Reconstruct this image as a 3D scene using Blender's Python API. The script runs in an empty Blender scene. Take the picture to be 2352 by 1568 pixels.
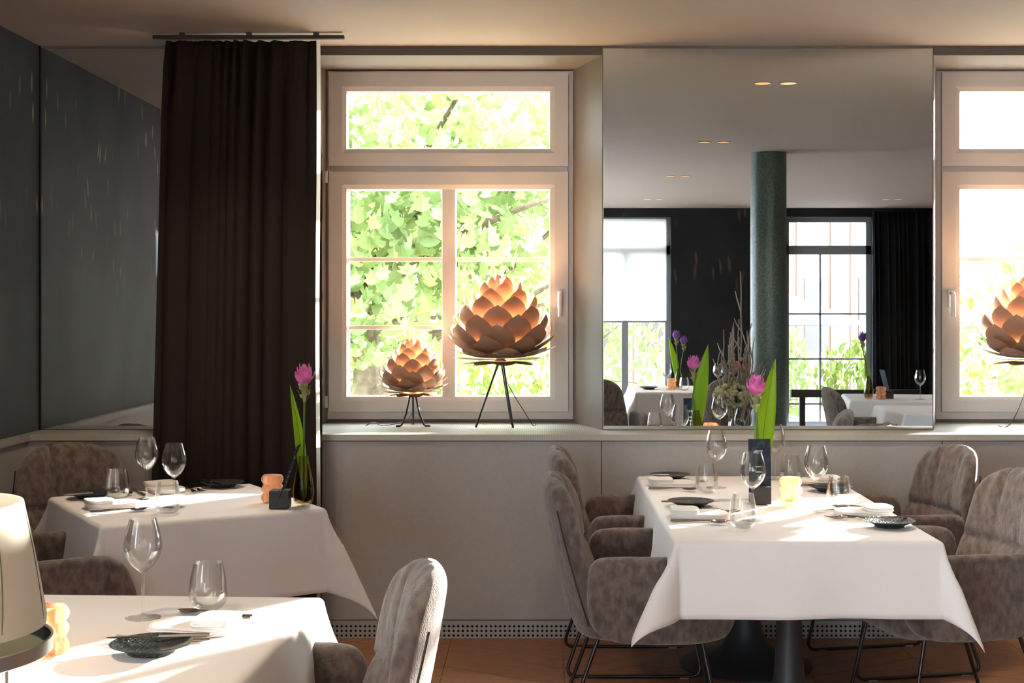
import bpy, math, random
from mathutils import Vector, Matrix
R = math.radians
PI = math.pi
random.seed(7)
scene = bpy.context.scene
COL = scene.collection

# ------------------------------------------------------------------ camera
F = 3150.0          # focal length in pixels of the 2352 x 1568 frame
U0, V0, H = 1240.0, 706.0, 1.5
cam_d = bpy.data.cameras.new('camera')
cam = bpy.data.objects.new('camera', cam_d)
COL.objects.link(cam)
cam_d.sensor_fit = 'HORIZONTAL'
cam_d.sensor_width = 36.0
cam_d.lens = F / 2352.0 * 36.0
cam_d.shift_x = -(U0 - 1176.0) / 2352.0
cam_d.shift_y = -(784.0 - V0) / 2352.0
cam_d.clip_start = 0.05
cam_d.clip_end = 200
cam.location = (0, 0, H)
cam.rotation_euler = (R(90), 0, 0)
scene.camera = cam

# ------------------------------------------------------------------ sky, sun, exposure
world = bpy.data.worlds.new('sky')
scene.world = world
world.use_nodes = True
wn = world.node_tree
bg = wn.nodes['Background']
bg.inputs['Color'].default_value = (0.82, 0.92, 1.0, 1)
bg.inputs['Strength'].default_value = 8.2
SUN_DIR = Vector((0.84, 1.0, 0.25)).normalized()
sun_d = bpy.data.lights.new('sun', 'SUN')
sun_d.energy = 17.0
sun_d.angle = R(0.7)
sun_d.color = (1.0, 0.92, 0.82)
sun = bpy.data.objects.new('sun', sun_d)
COL.objects.link(sun)
sun.location = (12, 16, 8)
sun.rotation_euler = (-SUN_DIR).to_track_quat('-Z', 'Y').to_euler()
scene.view_settings.view_transform = 'Standard'
scene.view_settings.look = 'None'
scene.view_settings.gamma = 1.0
scene.view_settings.use_curve_mapping = False
scene.view_settings.exposure = 1.3
DOWNLIGHT_W = 11.0

# ------------------------------------------------------------------ pixel helpers (a pixel gives a direction, the plane it touches gives the distance)
def px(u, v, Y):
    return Vector(((u - U0) * Y / F, Y, H - (v - V0) * Y / F))
def gz(u, v, z):
    Y = (H - z) * F / (v - V0)
    return Vector(((u - U0) * Y / F, Y, z))

# ------------------------------------------------------------------ materials
MATS = {}
def mat(name, color, rough=0.6, metal=0.0, color2=None, nscale=8.0, nstretch=(1, 1, 1), bump=0.0, bscale=200.0,
        sheen=0.0, spec=0.5, coat=0.0, translucent=0.0, tcolor=None, emit=None, estr=0.0, contrast=(0.35, 0.65), bstretch=(1, 1, 1)):
    m = bpy.data.materials.new(name)
    m.use_nodes = True
    nt = m.node_tree
    b = nt.nodes['Principled BSDF']
    out = nt.nodes['Material Output']
    b.inputs['Base Color'].default_value = (*color, 1)
    b.inputs['Roughness'].default_value = rough
    b.inputs['Metallic'].default_value = metal
    b.inputs['Specular IOR Level'].default_value = spec
    b.inputs['Sheen Weight'].default_value = sheen
    b.inputs['Coat Weight'].default_value = coat
    tc = nt.nodes.new('ShaderNodeTexCoord')
    if color2 is not None:
        mp = nt.nodes.new('ShaderNodeMapping')
        mp.inputs['Scale'].default_value = nstretch
        nt.links.new(tc.outputs['Object'], mp.inputs['Vector'])
        n = nt.nodes.new('ShaderNodeTexNoise')
        n.inputs['Scale'].default_value = nscale
        n.inputs['Detail'].default_value = 5
        nt.links.new(mp.outputs[0], n.inputs['Vector'])
        r = nt.nodes.new('ShaderNodeValToRGB')
        r.color_ramp.elements[0].position = contrast[0]
        r.color_ramp.elements[1].position = contrast[1]
        r.color_ramp.elements[0].color = (*color, 1)
        r.color_ramp.elements[1].color = (*color2, 1)
        nt.links.new(n.outputs['Fac'], r.inputs['Fac'])
        nt.links.new(r.outputs['Color'], b.inputs['Base Color'])
    if bump > 0:
        mp2 = nt.nodes.new('ShaderNodeMapping')
        mp2.inputs['Scale'].default_value = bstretch
        nt.links.new(tc.outputs['Object'], mp2.inputs['Vector'])
        n2 = nt.nodes.new('ShaderNodeTexNoise')
        n2.inputs['Scale'].default_value = bscale
        n2.inputs['Detail'].default_value = 3
        nt.links.new(mp2.outputs[0], n2.inputs['Vector'])
        bp = nt.nodes.new('ShaderNodeBump')
        bp.inputs['Strength'].default_value = bump
        bp.inputs['Distance'].default_value = 0.01
        nt.links.new(n2.outputs['Fac'], bp.inputs['Height'])
        nt.links.new(bp.outputs['Normal'], b.inputs['Normal'])
    if emit is not None:
        b.inputs['Emission Color'].default_value = (*emit, 1)
        b.inputs['Emission Strength'].default_value = estr
    if translucent > 0:
        t = nt.nodes.new('ShaderNodeBsdfTranslucent')
        t.inputs['Color'].default_value = (*(tcolor or color), 1)
        mx = nt.nodes.new('ShaderNodeMixShader')
        mx.inputs['Fac'].default_value = translucent
        nt.links.new(b.outputs[0], mx.inputs[1])
        nt.links.new(t.outputs[0], mx.inputs[2])
        nt.links.new(mx.outputs[0], out.inputs['Surface'])
    MATS[name] = m
    return m

def glass_mat(name, tint=(0.98, 0.99, 0.985), ior=1.45, rough=0.0, gloss=(1, 1, 1), gain=0.4):
    """thin clear glass: see-through, brighter reflections at grazing angles"""
    m = bpy.data.materials.new(name)
    m.use_nodes = True
    nt = m.node_tree
    nt.nodes.remove(nt.nodes['Principled BSDF'])
    out = nt.nodes['Material Output']
    t = nt.nodes.new('ShaderNodeBsdfTransparent')
    t.inputs['Color'].default_value = (*tint, 1)
    g = nt.nodes.new('ShaderNodeBsdfGlossy')
    g.inputs['Color'].default_value = (*gloss, 1)
    g.inputs['Roughness'].default_value = rough
    fr = nt.nodes.new('ShaderNodeFresnel')
    fr.inputs['IOR'].default_value = ior
    mx = nt.nodes.new('ShaderNodeMixShader')
    sc = nt.nodes.new('ShaderNodeMath'); sc.operation = 'MULTIPLY'; sc.inputs[1].default_value = gain
    sc.use_clamp = True
    nt.links.new(fr.outputs[0], sc.inputs[0]); nt.links.new(sc.outputs[0], mx.inputs['Fac'])
    nt.links.new(t.outputs[0], mx.inputs[1])
    nt.links.new(g.outputs[0], mx.inputs[2])
    nt.links.new(mx.outputs[0], out.inputs['Surface'])
    MATS[name] = m
    return m

M = MATS
mat('floor_oak', (0.22, 0.092, 0.042), 0.42, color2=(0.34, 0.16, 0.075), nscale=9, nstretch=(1.5, 14, 4), bump=0.08, bscale=60, bstretch=(2, 14, 2))
mat('ceiling_paint', (0.40, 0.325, 0.27), 0.75, bump=0.05, bscale=180)
mat('wall_taupe', (0.17, 0.138, 0.118), 0.7, bump=0.05, bscale=150)
mat('lintel_shade', (0.10, 0.085, 0.075), 0.8)  # wall colour darkened for the shade on the lintel front
mat('panel_greige', (0.375, 0.35, 0.33), 0.45, color2=(0.395, 0.37, 0.35), nscale=60, bump=0.06, bscale=400)
mat('baseboard_grey', (0.34, 0.32, 0.31), 0.45)
mat('black_void', (0.006, 0.006, 0.006), 0.9)
mat('window_beige', (0.58, 0.525, 0.49), 0.4)
mat('window_white', (0.85, 0.82, 0.78), 0.4)
mat('seal_black', (0.02, 0.02, 0.02), 0.7)
mat('chrome', (0.75, 0.74, 0.72), 0.18, 1.0)
mat('mirror', (0.66, 0.71, 0.74), 0.0, 1.0)
mat('mirror_edge', (0.45, 0.45, 0.44), 0.2, 0.9)
mat('curtain', (0.022, 0.0165, 0.0135), 0.9, color2=(0.025, 0.019, 0.0155), nscale=400, nstretch=(1, 1, 0.3), spec=0.1, bump=0.1, bscale=500)
mat('curtain_sunlit_edge', (0.50, 0.41, 0.33), 0.9, translucent=0.65, tcolor=(0.95, 0.86, 0.74))  # pale and translucent to imitate sun on the curtain edge
mat('rail_black', (0.012, 0.011, 0.01), 0.5)
mat('velvet', (0.075, 0.055, 0.046), 0.9, color2=(0.19, 0.143, 0.12), nscale=42, nstretch=(1, 1, 0.6), sheen=0.35, bump=0.5, bscale=260, contrast=(0.34, 0.66))
mat('velvet_seam', (0.045, 0.032, 0.026), 0.9)
mat('leg_metal', (0.05, 0.05, 0.052), 0.35, 0.85)
mat('foot_pad', (0.35, 0.35, 0.35), 0.6)
mat('cloth', (0.80, 0.775, 0.765), 0.8, sheen=0.15, bump=0.12, bscale=9, color2=(0.83, 0.80, 0.785), nscale=4)
mat('napkin', (0.80, 0.77, 0.75), 0.85, bump=0.15, bscale=120)
mat('table_black', (0.025, 0.027, 0.03), 0.5)
mat('plate_dark', (0.020, 0.026, 0.026), 0.28, bump=0.9, bscale=130, spec=0.6)
mat('steel', (0.62, 0.60, 0.57), 0.16, 1.0)
mat('copper_petal', (0.38, 0.22, 0.145), 0.45, translucent=0.12, tcolor=(0.8, 0.36, 0.13))
mat('petal_inner', (0.86, 0.78, 0.68), 0.6, translucent=0.15, tcolor=(0.9, 0.5, 0.2))
mat('lamp_black', (0.012, 0.012, 0.012), 0.4)
mat('bulb', (1, 0.9, 0.8), 0.5, emit=(1.0, 0.62, 0.30), estr=40)
mat('downlight_gold', (0.9, 0.5, 0.2), 0.3, emit=(1.0, 0.46, 0.15), estr=0.55)
mat('downlight_ring', (0.30, 0.25, 0.21), 0.5)
mat('shade_cream', (0.74, 0.66, 0.52), 0.55, translucent=0.2, tcolor=(0.8, 0.65, 0.45))
mat('shade_seam', (0.12, 0.12, 0.09), 0.6)
mat('disc_green', (0.16, 0.20, 0.17), 0.08, 0.9)
mat('disc_silver', (0.55, 0.53, 0.50), 0.3, 0.9)
mat('cube_black', (0.022, 0.022, 0.025), 0.55, color2=(0.035, 0.033, 0.034), nscale=40, nstretch=(8, 8, 1))
mat('card_blue', (0.016, 0.028, 0.042), 0.6, color2=(0.04, 0.055, 0.075), nscale=45, contrast=(0.5, 0.62), spec=0.2)
mat('card_edge', (0.10, 0.15, 0.17), 0.5)
mat('print_white', (0.82, 0.83, 0.82), 0.6)
mat('flower_pink', (0.62, 0.14, 0.44), 0.5, translucent=0.35, tcolor=(0.9, 0.3, 0.65))
mat('flower_purple', (0.22, 0.07, 0.32), 0.5, translucent=0.3, tcolor=(0.4, 0.15, 0.6))
mat('bract_green', (0.26, 0.30, 0.10), 0.55, color2=(0.40, 0.36, 0.18), nscale=30, translucent=0.2)
mat('leaf_green', (0.21, 0.35, 0.015), 0.45, translucent=0.5, tcolor=(0.60, 0.78, 0.03))
mat('leaf_rib', (0.13, 0.26, 0.03), 0.5, translucent=0.3, tcolor=(0.25, 0.45, 0.03))
mat('stem_green', (0.10, 0.18, 0.04), 0.5)
mat('water', (0.8, 0.8, 0.8), 0.0)
mat('twig', (0.26, 0.22, 0.17), 0.8, color2=(0.36, 0.31, 0.25), nscale=30)
mat('hydrangea', (0.33, 0.33, 0.17), 0.8, color2=(0.46, 0.42, 0.26), nscale=40)
mat('dried_pink', (0.42, 0.22, 0.18), 0.8)
mat('column_stone', (0.05, 0.07, 0.06), 0.35, color2=(0.11, 0.14, 0.12), nscale=70, bump=0.1, bscale=150)
mat('frame_grey', (0.22, 0.23, 0.25), 0.5)
mat('blind_white', (0.85, 0.83, 0.80), 0.8, translucent=0.6, tcolor=(0.95, 0.93, 0.9))
mat('curtain_back', (0.008, 0.008, 0.009), 0.9, spec=0.1)
mat('brick', (0.10, 0.052, 0.04), 0.85, color2=(0.13, 0.07, 0.053), nscale=6)
mat('render_pink', (0.22, 0.14, 0.11), 0.9)
mat('render_white', (0.30, 0.27, 0.24), 0.9)
mat('far_window', (0.04, 0.035, 0.035), 0.3)
mat('lawn', (0.15, 0.21, 0.07), 0.95, color2=(0.22, 0.29, 0.10), nscale=3)
mat('paving', (0.66, 0.61, 0.57), 0.9, color2=(0.72, 0.67, 0.63), nscale=2)
mat('bark', (0.10, 0.07, 0.045), 0.9, color2=(0.16, 0.12, 0.08), nscale=18)
mat('tree_leaf', (0.14, 0.205, 0.08), 0.5, color2=(0.23, 0.28, 0.075), nscale=1.3, translucent=0.5, tcolor=(0.28, 0.36, 0.13))
mat('shrub_leaf', (0.055, 0.085, 0.012), 0.6, color2=(0.09, 0.115, 0.018), nscale=2, translucent=0.5, tcolor=(0.17, 0.21, 0.03))
mat('parasol_cloth', (0.22, 0.23, 0.26), 0.8)
glass_mat('glass_clear', (0.985, 0.99, 0.987), 1.5, gain=0.5)
glass_mat('glass_pane', (0.98, 0.99, 0.985), 1.12)
glass_mat('glass_smoke', (0.80, 0.74, 0.62), 1.3)
glass_mat('glass_amber', (1.0, 0.80, 0.66), 1.5, gain=0.6)
glass_mat('glass_water', (0.86, 0.80, 0.70), 1.2)

def add_translucent_amber():
    # bubble glass scatters a little warm light of what shines through it
    m = M['glass_amber']; nt = m.node_tree
    out = nt.nodes['Material Output']
    mix = [n for n in nt.nodes if n.type == 'MIX_SHADER'][0]
    tr = nt.nodes.new('ShaderNodeBsdfTranslucent'); tr.inputs['Color'].default_value = (1.0, 0.68, 0.48, 1)
    m2 = nt.nodes.new('ShaderNodeMixShader'); m2.inputs['Fac'].default_value = 0.3
    nt.links.new(mix.outputs[0], m2.inputs[1]); nt.links.new(tr.outputs[0], m2.inputs[2])
    nt.links.new(m2.outputs[0], out.inputs['Surface'])
add_translucent_amber()

def wallpaper_mat(name, base, base2, gold, seed=0.0, big=False, axis='Y'):
    m = mat(name, base, 0.55, color2=base2, nscale=2.2, nstretch=(1, 1, 0.7), bump=0.12, bscale=260, bstretch=(3, 3, 0.6), spec=0.25)
    nt = m.node_tree
    b = nt.nodes['Principled BSDF']
    old = b.inputs['Base Color'].links[0].from_socket
    tc = nt.nodes.new('ShaderNodeTexCoord')
    mp = nt.nodes.new('ShaderNodeMapping')
    mp.inputs['Scale'].default_value = (9, 9, 1.6)
    mp.inputs['Location'].default_value = (seed, seed * 0.7, 0.3)
    dist = nt.nodes.new('ShaderNodeTexNoise'); dist.inputs['Scale'].default_value = 1.5
    nt.links.new(tc.outputs['Object'], dist.inputs['Vector'])
    mixv = nt.nodes.new('ShaderNodeMixRGB'); mixv.inputs['Fac'].default_value = 0.18
    nt.links.new(tc.outputs['Object'], mixv.inputs[1]); nt.links.new(dist.outputs['Color'], mixv.inputs[2])
    sp = nt.nodes.new('ShaderNodeSeparateXYZ'); nt.links.new(mixv.outputs[0], sp.inputs[0])
    cb = nt.nodes.new('ShaderNodeCombineXYZ'); nt.links.new(sp.outputs[axis], cb.inputs['X']); nt.links.new(sp.outputs['Z'], cb.inputs['Y'])
    mp.inputs['Scale'].default_value = (9, 1.8, 1)
    nt.links.new(cb.outputs[0], mp.inputs['Vector'])
    vo = nt.nodes.new('ShaderNodeTexVoronoi'); vo.voronoi_dimensions = '2D'; vo.inputs['Scale'].default_value = 1.7 if not big else 1.0
    nt.links.new(mp.outputs[0], vo.inputs['Vector'])
    ramp = nt.nodes.new('ShaderNodeValToRGB')
    ramp.color_ramp.elements[0].position = 0.07; ramp.color_ramp.elements[0].color = (1, 1, 1, 1)
    ramp.color_ramp.elements[1].position = 0.16; ramp.color_ramp.elements[1].color = (0, 0, 0, 1)
    nt.links.new(vo.outputs['Distance'], ramp.inputs['Fac'])
    mask = nt.nodes.new('ShaderNodeTexNoise'); mask.inputs['Scale'].default_value = 1.6
    nt.links.new(tc.outputs['Object'], mask.inputs['Vector'])
    mr = nt.nodes.new('ShaderNodeValToRGB')
    mr.color_ramp.elements[0].position = 0.42; mr.color_ramp.elements[1].position = 0.56
    nt.links.new(mask.outputs['Fac'], mr.inputs['Fac'])
    # the print is only in the upper part of the hanging
    sx = nt.nodes.new('ShaderNodeSeparateXYZ'); nt.links.new(tc.outputs['Object'], sx.inputs[0])
    zr = nt.nodes.new('ShaderNodeMapRange'); zr.inputs['From Min'].default_value = 1.45; zr.inputs['From Max'].default_value = 2.1
    nt.links.new(sx.outputs['Z'], zr.inputs['Value'])
    mu = nt.nodes.new('ShaderNodeMath'); mu.operation = 'MULTIPLY'
    nt.links.new(ramp.outputs['Color'], mu.inputs[0]); nt.links.new(mr.outputs['Color'], mu.inputs[1])
    mu2 = nt.nodes.new('ShaderNodeMath'); mu2.operation = 'MULTIPLY'
    nt.links.new(mu.outputs[0], mu2.inputs[0]); nt.links.new(zr.outputs['Result'], mu2.inputs[1])
    mc = nt.nodes.new('ShaderNodeMixRGB')
    nt.links.new(mu2.outputs[0], mc.inputs['Fac'])
    nt.links.new(old, mc.inputs[1])
    mc.inputs[2].default_value = (*gold, 1)
    nt.links.new(mc.outputs[0], b.inputs['Base Color'])
    return m
wallpaper_mat('wallpaper_slate', (0.050, 0.062, 0.078), (0.076, 0.092, 0.112), (0.50, 0.35, 0.24))
wallpaper_mat('wallpaper_dark', (0.006, 0.0065, 0.008), (0.012, 0.0125, 0.015), (0.08, 0.05, 0.035), 3.0, True, 'X')

def perforated_sill():
    m = mat('sill_perforated', (0.42, 0.40, 0.34), 0.4)
    nt = m.node_tree; b = nt.nodes['Principled BSDF']
    tc = nt.nodes.new('ShaderNodeTexCoord')
    vo = nt.nodes.new('ShaderNodeTexVoronoi'); vo.inputs['Scale'].default_value = 95; vo.inputs['Randomness'].default_value = 0.0
    nt.links.new(tc.outputs['Object'], vo.inputs['Vector'])
    rp = nt.nodes.new('ShaderNodeValToRGB')
    rp.color_ramp.elements[0].position = 0.22; rp.color_ramp.elements[0].color = (0.16, 0.15, 0.13, 1)
    rp.color_ramp.elements[1].position = 0.32; rp.color_ramp.elements[1].color = (0.46, 0.44, 0.38, 1)
    nt.links.new(vo.outputs['Distance'], rp.inputs['Fac'])
    nt.links.new(rp.outputs[0], b.inputs['Base Color'])
perforated_sill()

# ------------------------------------------------------------------ mesh builder
class MB:
    def __init__(self):
        self.v = []; self.f = []; self.mi = []
    def add(self, vs, fs, mi=0):
        n = len(self.v)
        self.v.extend([tuple(p) for p in vs])
        for f in fs:
            self.f.append(tuple(i + n for i in f)); self.mi.append(mi)
        return self
    def box(self, x0, x1, y0, y1, z0, z1, mi=0):
        vs = [(x0, y0, z0), (x1, y0, z0), (x1, y1, z0), (x0, y1, z0), (x0, y0, z1), (x1, y0, z1), (x1, y1, z1), (x0, y1, z1)]
        fs = [(0, 3, 2, 1), (4, 5, 6, 7), (0, 1, 5, 4), (1, 2, 6, 5), (2, 3, 7, 6), (3, 0, 4, 7)]
        return self.add(vs, fs, mi)
    def bbox(self, x0, x1, y0, y1, z0, z1, c=0.004, mi=0):
        """box with chamfered edges"""
        import bmesh
        bm = bmesh.new()
        r = bmesh.ops.create_cube(bm, size=1)
        for v in bm.verts:
            v.co = Vector((x0 + (v.co.x + .5) * (x1 - x0), y0 + (v.co.y + .5) * (y1 - y0), z0 + (v.co.z + .5) * (z1 - z0)))
        bmesh.ops.bevel(bm, geom=bm.edges[:], offset=c, segments=2, profile=0.5, affect='EDGES')
        bm.verts.index_update()
        self.add([v.co for v in bm.verts], [[v.index for v in f.verts] for f in bm.faces], mi)
        bm.free()
        return self
    def prism(self, poly, z0, z1, mi=0):
        n = len(poly)
        vs = [(x, y, z0) for x, y in poly] + [(x, y, z1) for x, y in poly]
        fs = [tuple(range(n))[::-1], tuple(range(n, 2 * n))]
        fs += [(i, (i + 1) % n, n + (i + 1) % n, n + i) for i in range(n)]
        return self.add(vs, fs, mi)
    def lathe(self, prof, seg=32, cx=0, cy=0, cz=0, mi=0, close=False, rfun=None):
        vs = []; fs = []
        np_ = len(prof)
        for j, (r, z) in enumerate(prof):
            for i in range(seg):
                a = 2 * PI * i / seg
                rr = r if rfun is None else rfun(r, z, a)
                vs.append((cx + rr * math.cos(a), cy + rr * math.sin(a), cz + z))
        for j in range(np_ - 1):
            for i in range(seg):
                k = (i + 1) % seg
                fs.append((j * seg + i, j * seg + k, (j + 1) * seg + k, (j + 1) * seg + i))
        if close:
            for i in range(seg):
                k = (i + 1) % seg
                j = np_ - 1
                fs.append((j * seg + i, j * seg + k, k, i))
        else:
            if prof[0][0] > 1e-6: fs.append(tuple(range(seg))[::-1])
            if prof[-1][0] > 1e-6: fs.append(tuple(range((np_ - 1) * seg, np_ * seg)))
        return self.add(vs, fs, mi)
    def tube(self, pts, r, seg=8, mi=0, cap=True):
        pts = [Vector(p) for p in pts]
        n = len(pts)
        rs = r if isinstance(r, (list, tuple)) else [r] * n
        vs = []; fs = []
        prev = None
        for i, p in enumerate(pts):
            d = (pts[min(i + 1, n - 1)] - pts[max(i - 1, 0)])
            if d.length < 1e-9: d = Vector((0, 0, 1))
            d.normalize()
            if prev is None:
                ref = Vector((0, 0, 1)) if abs(d.z) < 0.9 else Vector((1, 0, 0))
                a = d.cross(ref).normalized()
            else:
                a = (prev - d * prev.dot(d))
                a = a.normalized() if a.length > 1e-6 else d.orthogonal().normalized()
            prev = a
            b = d.cross(a)
            for k in range(seg):
                t = 2 * PI * k / seg
                vs.append(p + (a * math.cos(t) + b * math.sin(t)) * rs[i])
        for i in range(n - 1):
            for k in range(seg):
                l = (k + 1) % seg
                fs.append((i * seg + k, i * seg + l, (i + 1) * seg + l, (i + 1) * seg + k))
        if cap:
            fs.append(tuple(range(seg))[::-1]); fs.append(tuple(range((n - 1) * seg, n * seg)))
        return self.add(vs, fs, mi)
    def sphere(self, c, r, seg=12, rings=8, mi=0, sc=(1, 1, 1)):
        vs = []; fs = []
        for j in range(rings + 1):
            t = PI * j / rings
            for i in range(seg):
                a = 2 * PI * i / seg
                vs.append((c[0] + r * sc[0] * math.sin(t) * math.cos(a), c[1] + r * sc[1] * math.sin(t) * math.sin(a), c[2] - r * sc[2] * math.cos(t)))
        for j in range(rings):
            for i in range(seg):
                k = (i + 1) % seg
                fs.append((j * seg + i, j * seg + k, (j + 1) * seg + k, (j + 1) * seg + i))
        return self.add(vs, fs, mi)
    def grid(self, fn, nu, nv, mi=0, flip=False):
        vs = [fn(i / nu, j / nv) for j in range(nv + 1) for i in range(nu + 1)]
        fs = []
        for j in range(nv):
            for i in range(nu):
                q = (j * (nu + 1) + i, j * (nu + 1) + i + 1, (j + 1) * (nu + 1) + i + 1, (j + 1) * (nu + 1) + i)
                fs.append(q[::-1] if flip else q)
        return self.add(vs, fs, mi)
    def slab(self, outline, t, r, steps=4, mi=0, place=None):
        """rounded slab: outline in the (a,b) plane, thickness t along c, edge rounding r"""
        n = len(outline)
        nor = []
        for i in range(n):
            p0 = Vector(outline[i - 1]); p1 = Vector(outline[(i + 1) % n])
            d = (p1 - p0).normalized()
            nor.append(Vector((d.y, -d.x)))
        area = sum(outline[i][0] * outline[(i + 1) % n][1] - outline[(i + 1) % n][0] * outline[i][1] for i in range(n))
        s = 1 if area > 0 else -1
        rings = []
        for k in range(2 * steps + 2):
            if k <= steps:
                th = PI / 2 * k / steps; c = -t / 2 + r - r * math.cos(th); ins = r - r * math.sin(th)
            else:
                th = PI / 2 * (k - steps - 1) / steps; c = t / 2 - r + r * math.sin(th); ins = r - r * math.cos(th)
            rings.append([(outline[i][0] - s * nor[i].x * ins, outline[i][1] - s * nor[i].y * ins, c) for i in range(n)])
        vs = [p for rg in rings for p in rg]
        nr = len(rings)
        fs = []
        for k in range(nr - 1):
            for i in range(n):
                j = (i + 1) % n
                fs.append((k * n + i, k * n + j, (k + 1) * n + j, (k + 1) * n + i))
        cx = sum(p[0] for p in outline) / n; cy = sum(p[1] for p in outline) / n
        for base, c, fl in ((0, -t / 2, True), ((nr - 1) * n, t / 2, False)):
            vs.append((cx, cy, c)); ci = len(vs) - 1
            for i in range(n):
                j = (i + 1) % n
                fs.append((base + j, base + i, ci) if fl else (base + i, base + j, ci))
        if place: vs = [place(*p) for p in vs]
        return self.add(vs, fs, mi)
    def shift(self, o):
        self.v = [(x + o[0], y + o[1], z + o[2]) for x, y, z in self.v]; return self
    def build(self, name, mats, parent=None, smooth=True, angle=40, loc=None):
        me = bpy.data.meshes.new(name)
        me.from_pydata(self.v, [], self.f)
        if not isinstance(mats, (list, tuple)): mats = [mats]
        for m_ in mats: me.materials.append(M[m_])
        me.polygons.foreach_set('material_index', self.mi)
        me.validate()
        if smooth:
            me.shade_smooth()
            try: me.set_sharp_from_angle(angle=R(angle))
            except Exception: pass
        me.update()
        return mesh_obj(name, me, parent, loc)

def mesh_obj(name, me, parent=None, loc=None):
    o = bpy.data.objects.new(name, me)
    COL.objects.link(o)
    if parent is not None: o.parent = parent
    if loc is not None: o.location = loc
    return o

def tag(o, label=None, cat=None, group=None, kind=None):
    if label: o['label'] = label
    if cat: o['category'] = cat
    if group: o['group'] = group
    if kind: o['kind'] = kind
    return o
def thing(name, label, cat, loc=(0, 0, 0), rz=0.0, group=None, kind=None):
    o = bpy.data.objects.new(name, None)
    o.empty_display_size = 0.05
    COL.objects.link(o)
    o.location = loc; o.rotation_euler = (0, 0, rz)
    return tag(o, label, cat, group, kind)
def copy_tree(o, parent=None):
    c = o.copy(); COL.objects.link(c); c.parent = parent
    for ch in list(o.children): copy_tree(ch, c)
    return c
USED = set()
def place(proto, loc, rz=0.0, label=None, group=None):
    if proto.name in USED:
        o = copy_tree(proto)
    else:
        USED.add(proto.name); o = proto
    o.location = loc; o.rotation_euler = (0, 0, rz)
    if label: o['label'] = label
    if group: o['group'] = group
    return o
def struct(mb, name, m, parent=None, smooth=False, label=None):
    o = mb.build(name, m, parent, smooth)
    if parent is None: o['kind'] = 'structure'
    if label: o['label'] = label
    return o
def bez(a, b, c, n=8):
    a, b, c = Vector(a), Vector(b), Vector(c)
    return [a * (1 - t) ** 2 + b * 2 * t * (1 - t) + c * t * t for t in [i / n for i in range(n + 1)]]
def smooth_poly(pts, n=4):
    """round a closed polygon by Chaikin corner cutting"""
    for _ in range(n):
        q = []
        for i in range(len(pts)):
            a, b = pts[i], pts[(i + 1) % len(pts)]
            q.append((a[0] * .75 + b[0] * .25, a[1] * .75 + b[1] * .25))
            q.append((a[0] * .25 + b[0] * .75, a[1] * .25 + b[1] * .75))
        pts = q
    return pts

# ================================================================== ROOM
XL, XR = -2.35, 6.2
YB = -4.07
YW = 6.225      # front of the panelling under the windows
YM = 6.447      # wall above the ledge
YF = 6.85       # window frames
YO = 7.05
ZC = 2.728
ZS = 0.925      # ledge
ZN = 2.685      # niche soffit
TZ = 0.75       # table tops

floor = struct(MB().box(XL, XR, YB, YO, -0.10, -0.008), 'floor', 'floor_oak')
def clip_y(poly, ymax, ymin):
    for lim, sgn in ((ymax, 1), (ymin, -1)):
        out = []
        for i in range(len(poly)):
            a, b = poly[i], poly[(i + 1) % len(poly)]
            ia, ib = sgn * (lim - a[1]) >= 0, sgn * (lim - b[1]) >= 0
            if ia: out.append(a)
            if ia != ib:
                t = (lim - a[1]) / (b[1] - a[1])
                out.append((a[0] + t * (b[0] - a[0]), lim))
        poly = out
        if len(poly) < 3: return None
    return poly
cw, pw, sl = 0.50, 0.135, 0.62
nplk = 0
for c in range(-4, 7):
    x0 = c * cw + 0.1; x1 = x0 + cw
    s = sl if c % 2 == 0 else -sl
    k = 0
    y = 4.35
    while y < 6.6 and nplk < 290:
        g = 0.0012
        poly = [(x0 + g, y + g), (x1 - g, y + g + s * cw), (x1 - g, y + pw - g + s * cw), (x0 + g, y + pw - g)]
        if s < 0: poly = [(a, b + cw * sl) for a, b in poly]
        poly = clip_y(poly, YW + 0.001, 4.4)
        if poly:
            struct(MB().prism(poly, -0.008, random.uniform(-0.0006, 0.0)), 'floor_plank', 'floor_oak', floor)
            nplk += 1
        y += pw
ceiling = struct(MB().box(XL, XR, YB, YO, ZC, ZC + 0.15), 'ceiling', 'ceiling_paint')

# window wall with splayed niches
N1 = (-1.061, 0.165)   # window 1 frame
N2 = (1.979, 3.205)    # window 2 frame
SP = 0.128
w = MB()
w.prism([(XL, YM), (N1[0] - SP, YM), (N1[0], YF), (N1[0], YO), (XL, YO)], 0, ZC)
w.prism([(N1[1] + SP, YM), (N2[0] - SP, YM), (N2[0], YF), (N2[0], YO), (N1[1], YO), (N1[1], YF)], 0, ZC)
w.prism([(N2[1] + SP, YM), (XR, YM), (XR, YO), (N2[1], YO), (N2[1], YF)], 0, ZC)
for a, b in (N1, N2):
    w.box(a, b, YM + 0.01, YO, 0, ZS - 0.03)
    w.box(a, b, YF + 0.012, YF + 0.06, ZS - 0.03, 0.944)
wall_window = struct(w, 'wall_window', 'wall_taupe')
for a, b in (N1, N2):
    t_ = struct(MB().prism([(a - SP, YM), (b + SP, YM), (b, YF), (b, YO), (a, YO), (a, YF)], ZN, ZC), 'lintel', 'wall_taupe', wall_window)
    struct(MB().box(a - SP, b + SP, YM - 0.004, YM, ZN + 0.001, ZC - 0.001), 'lintel_shade_face', 'lintel_shade', t_)  # darker sheet paints the shade on the room side of the lintel

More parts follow.
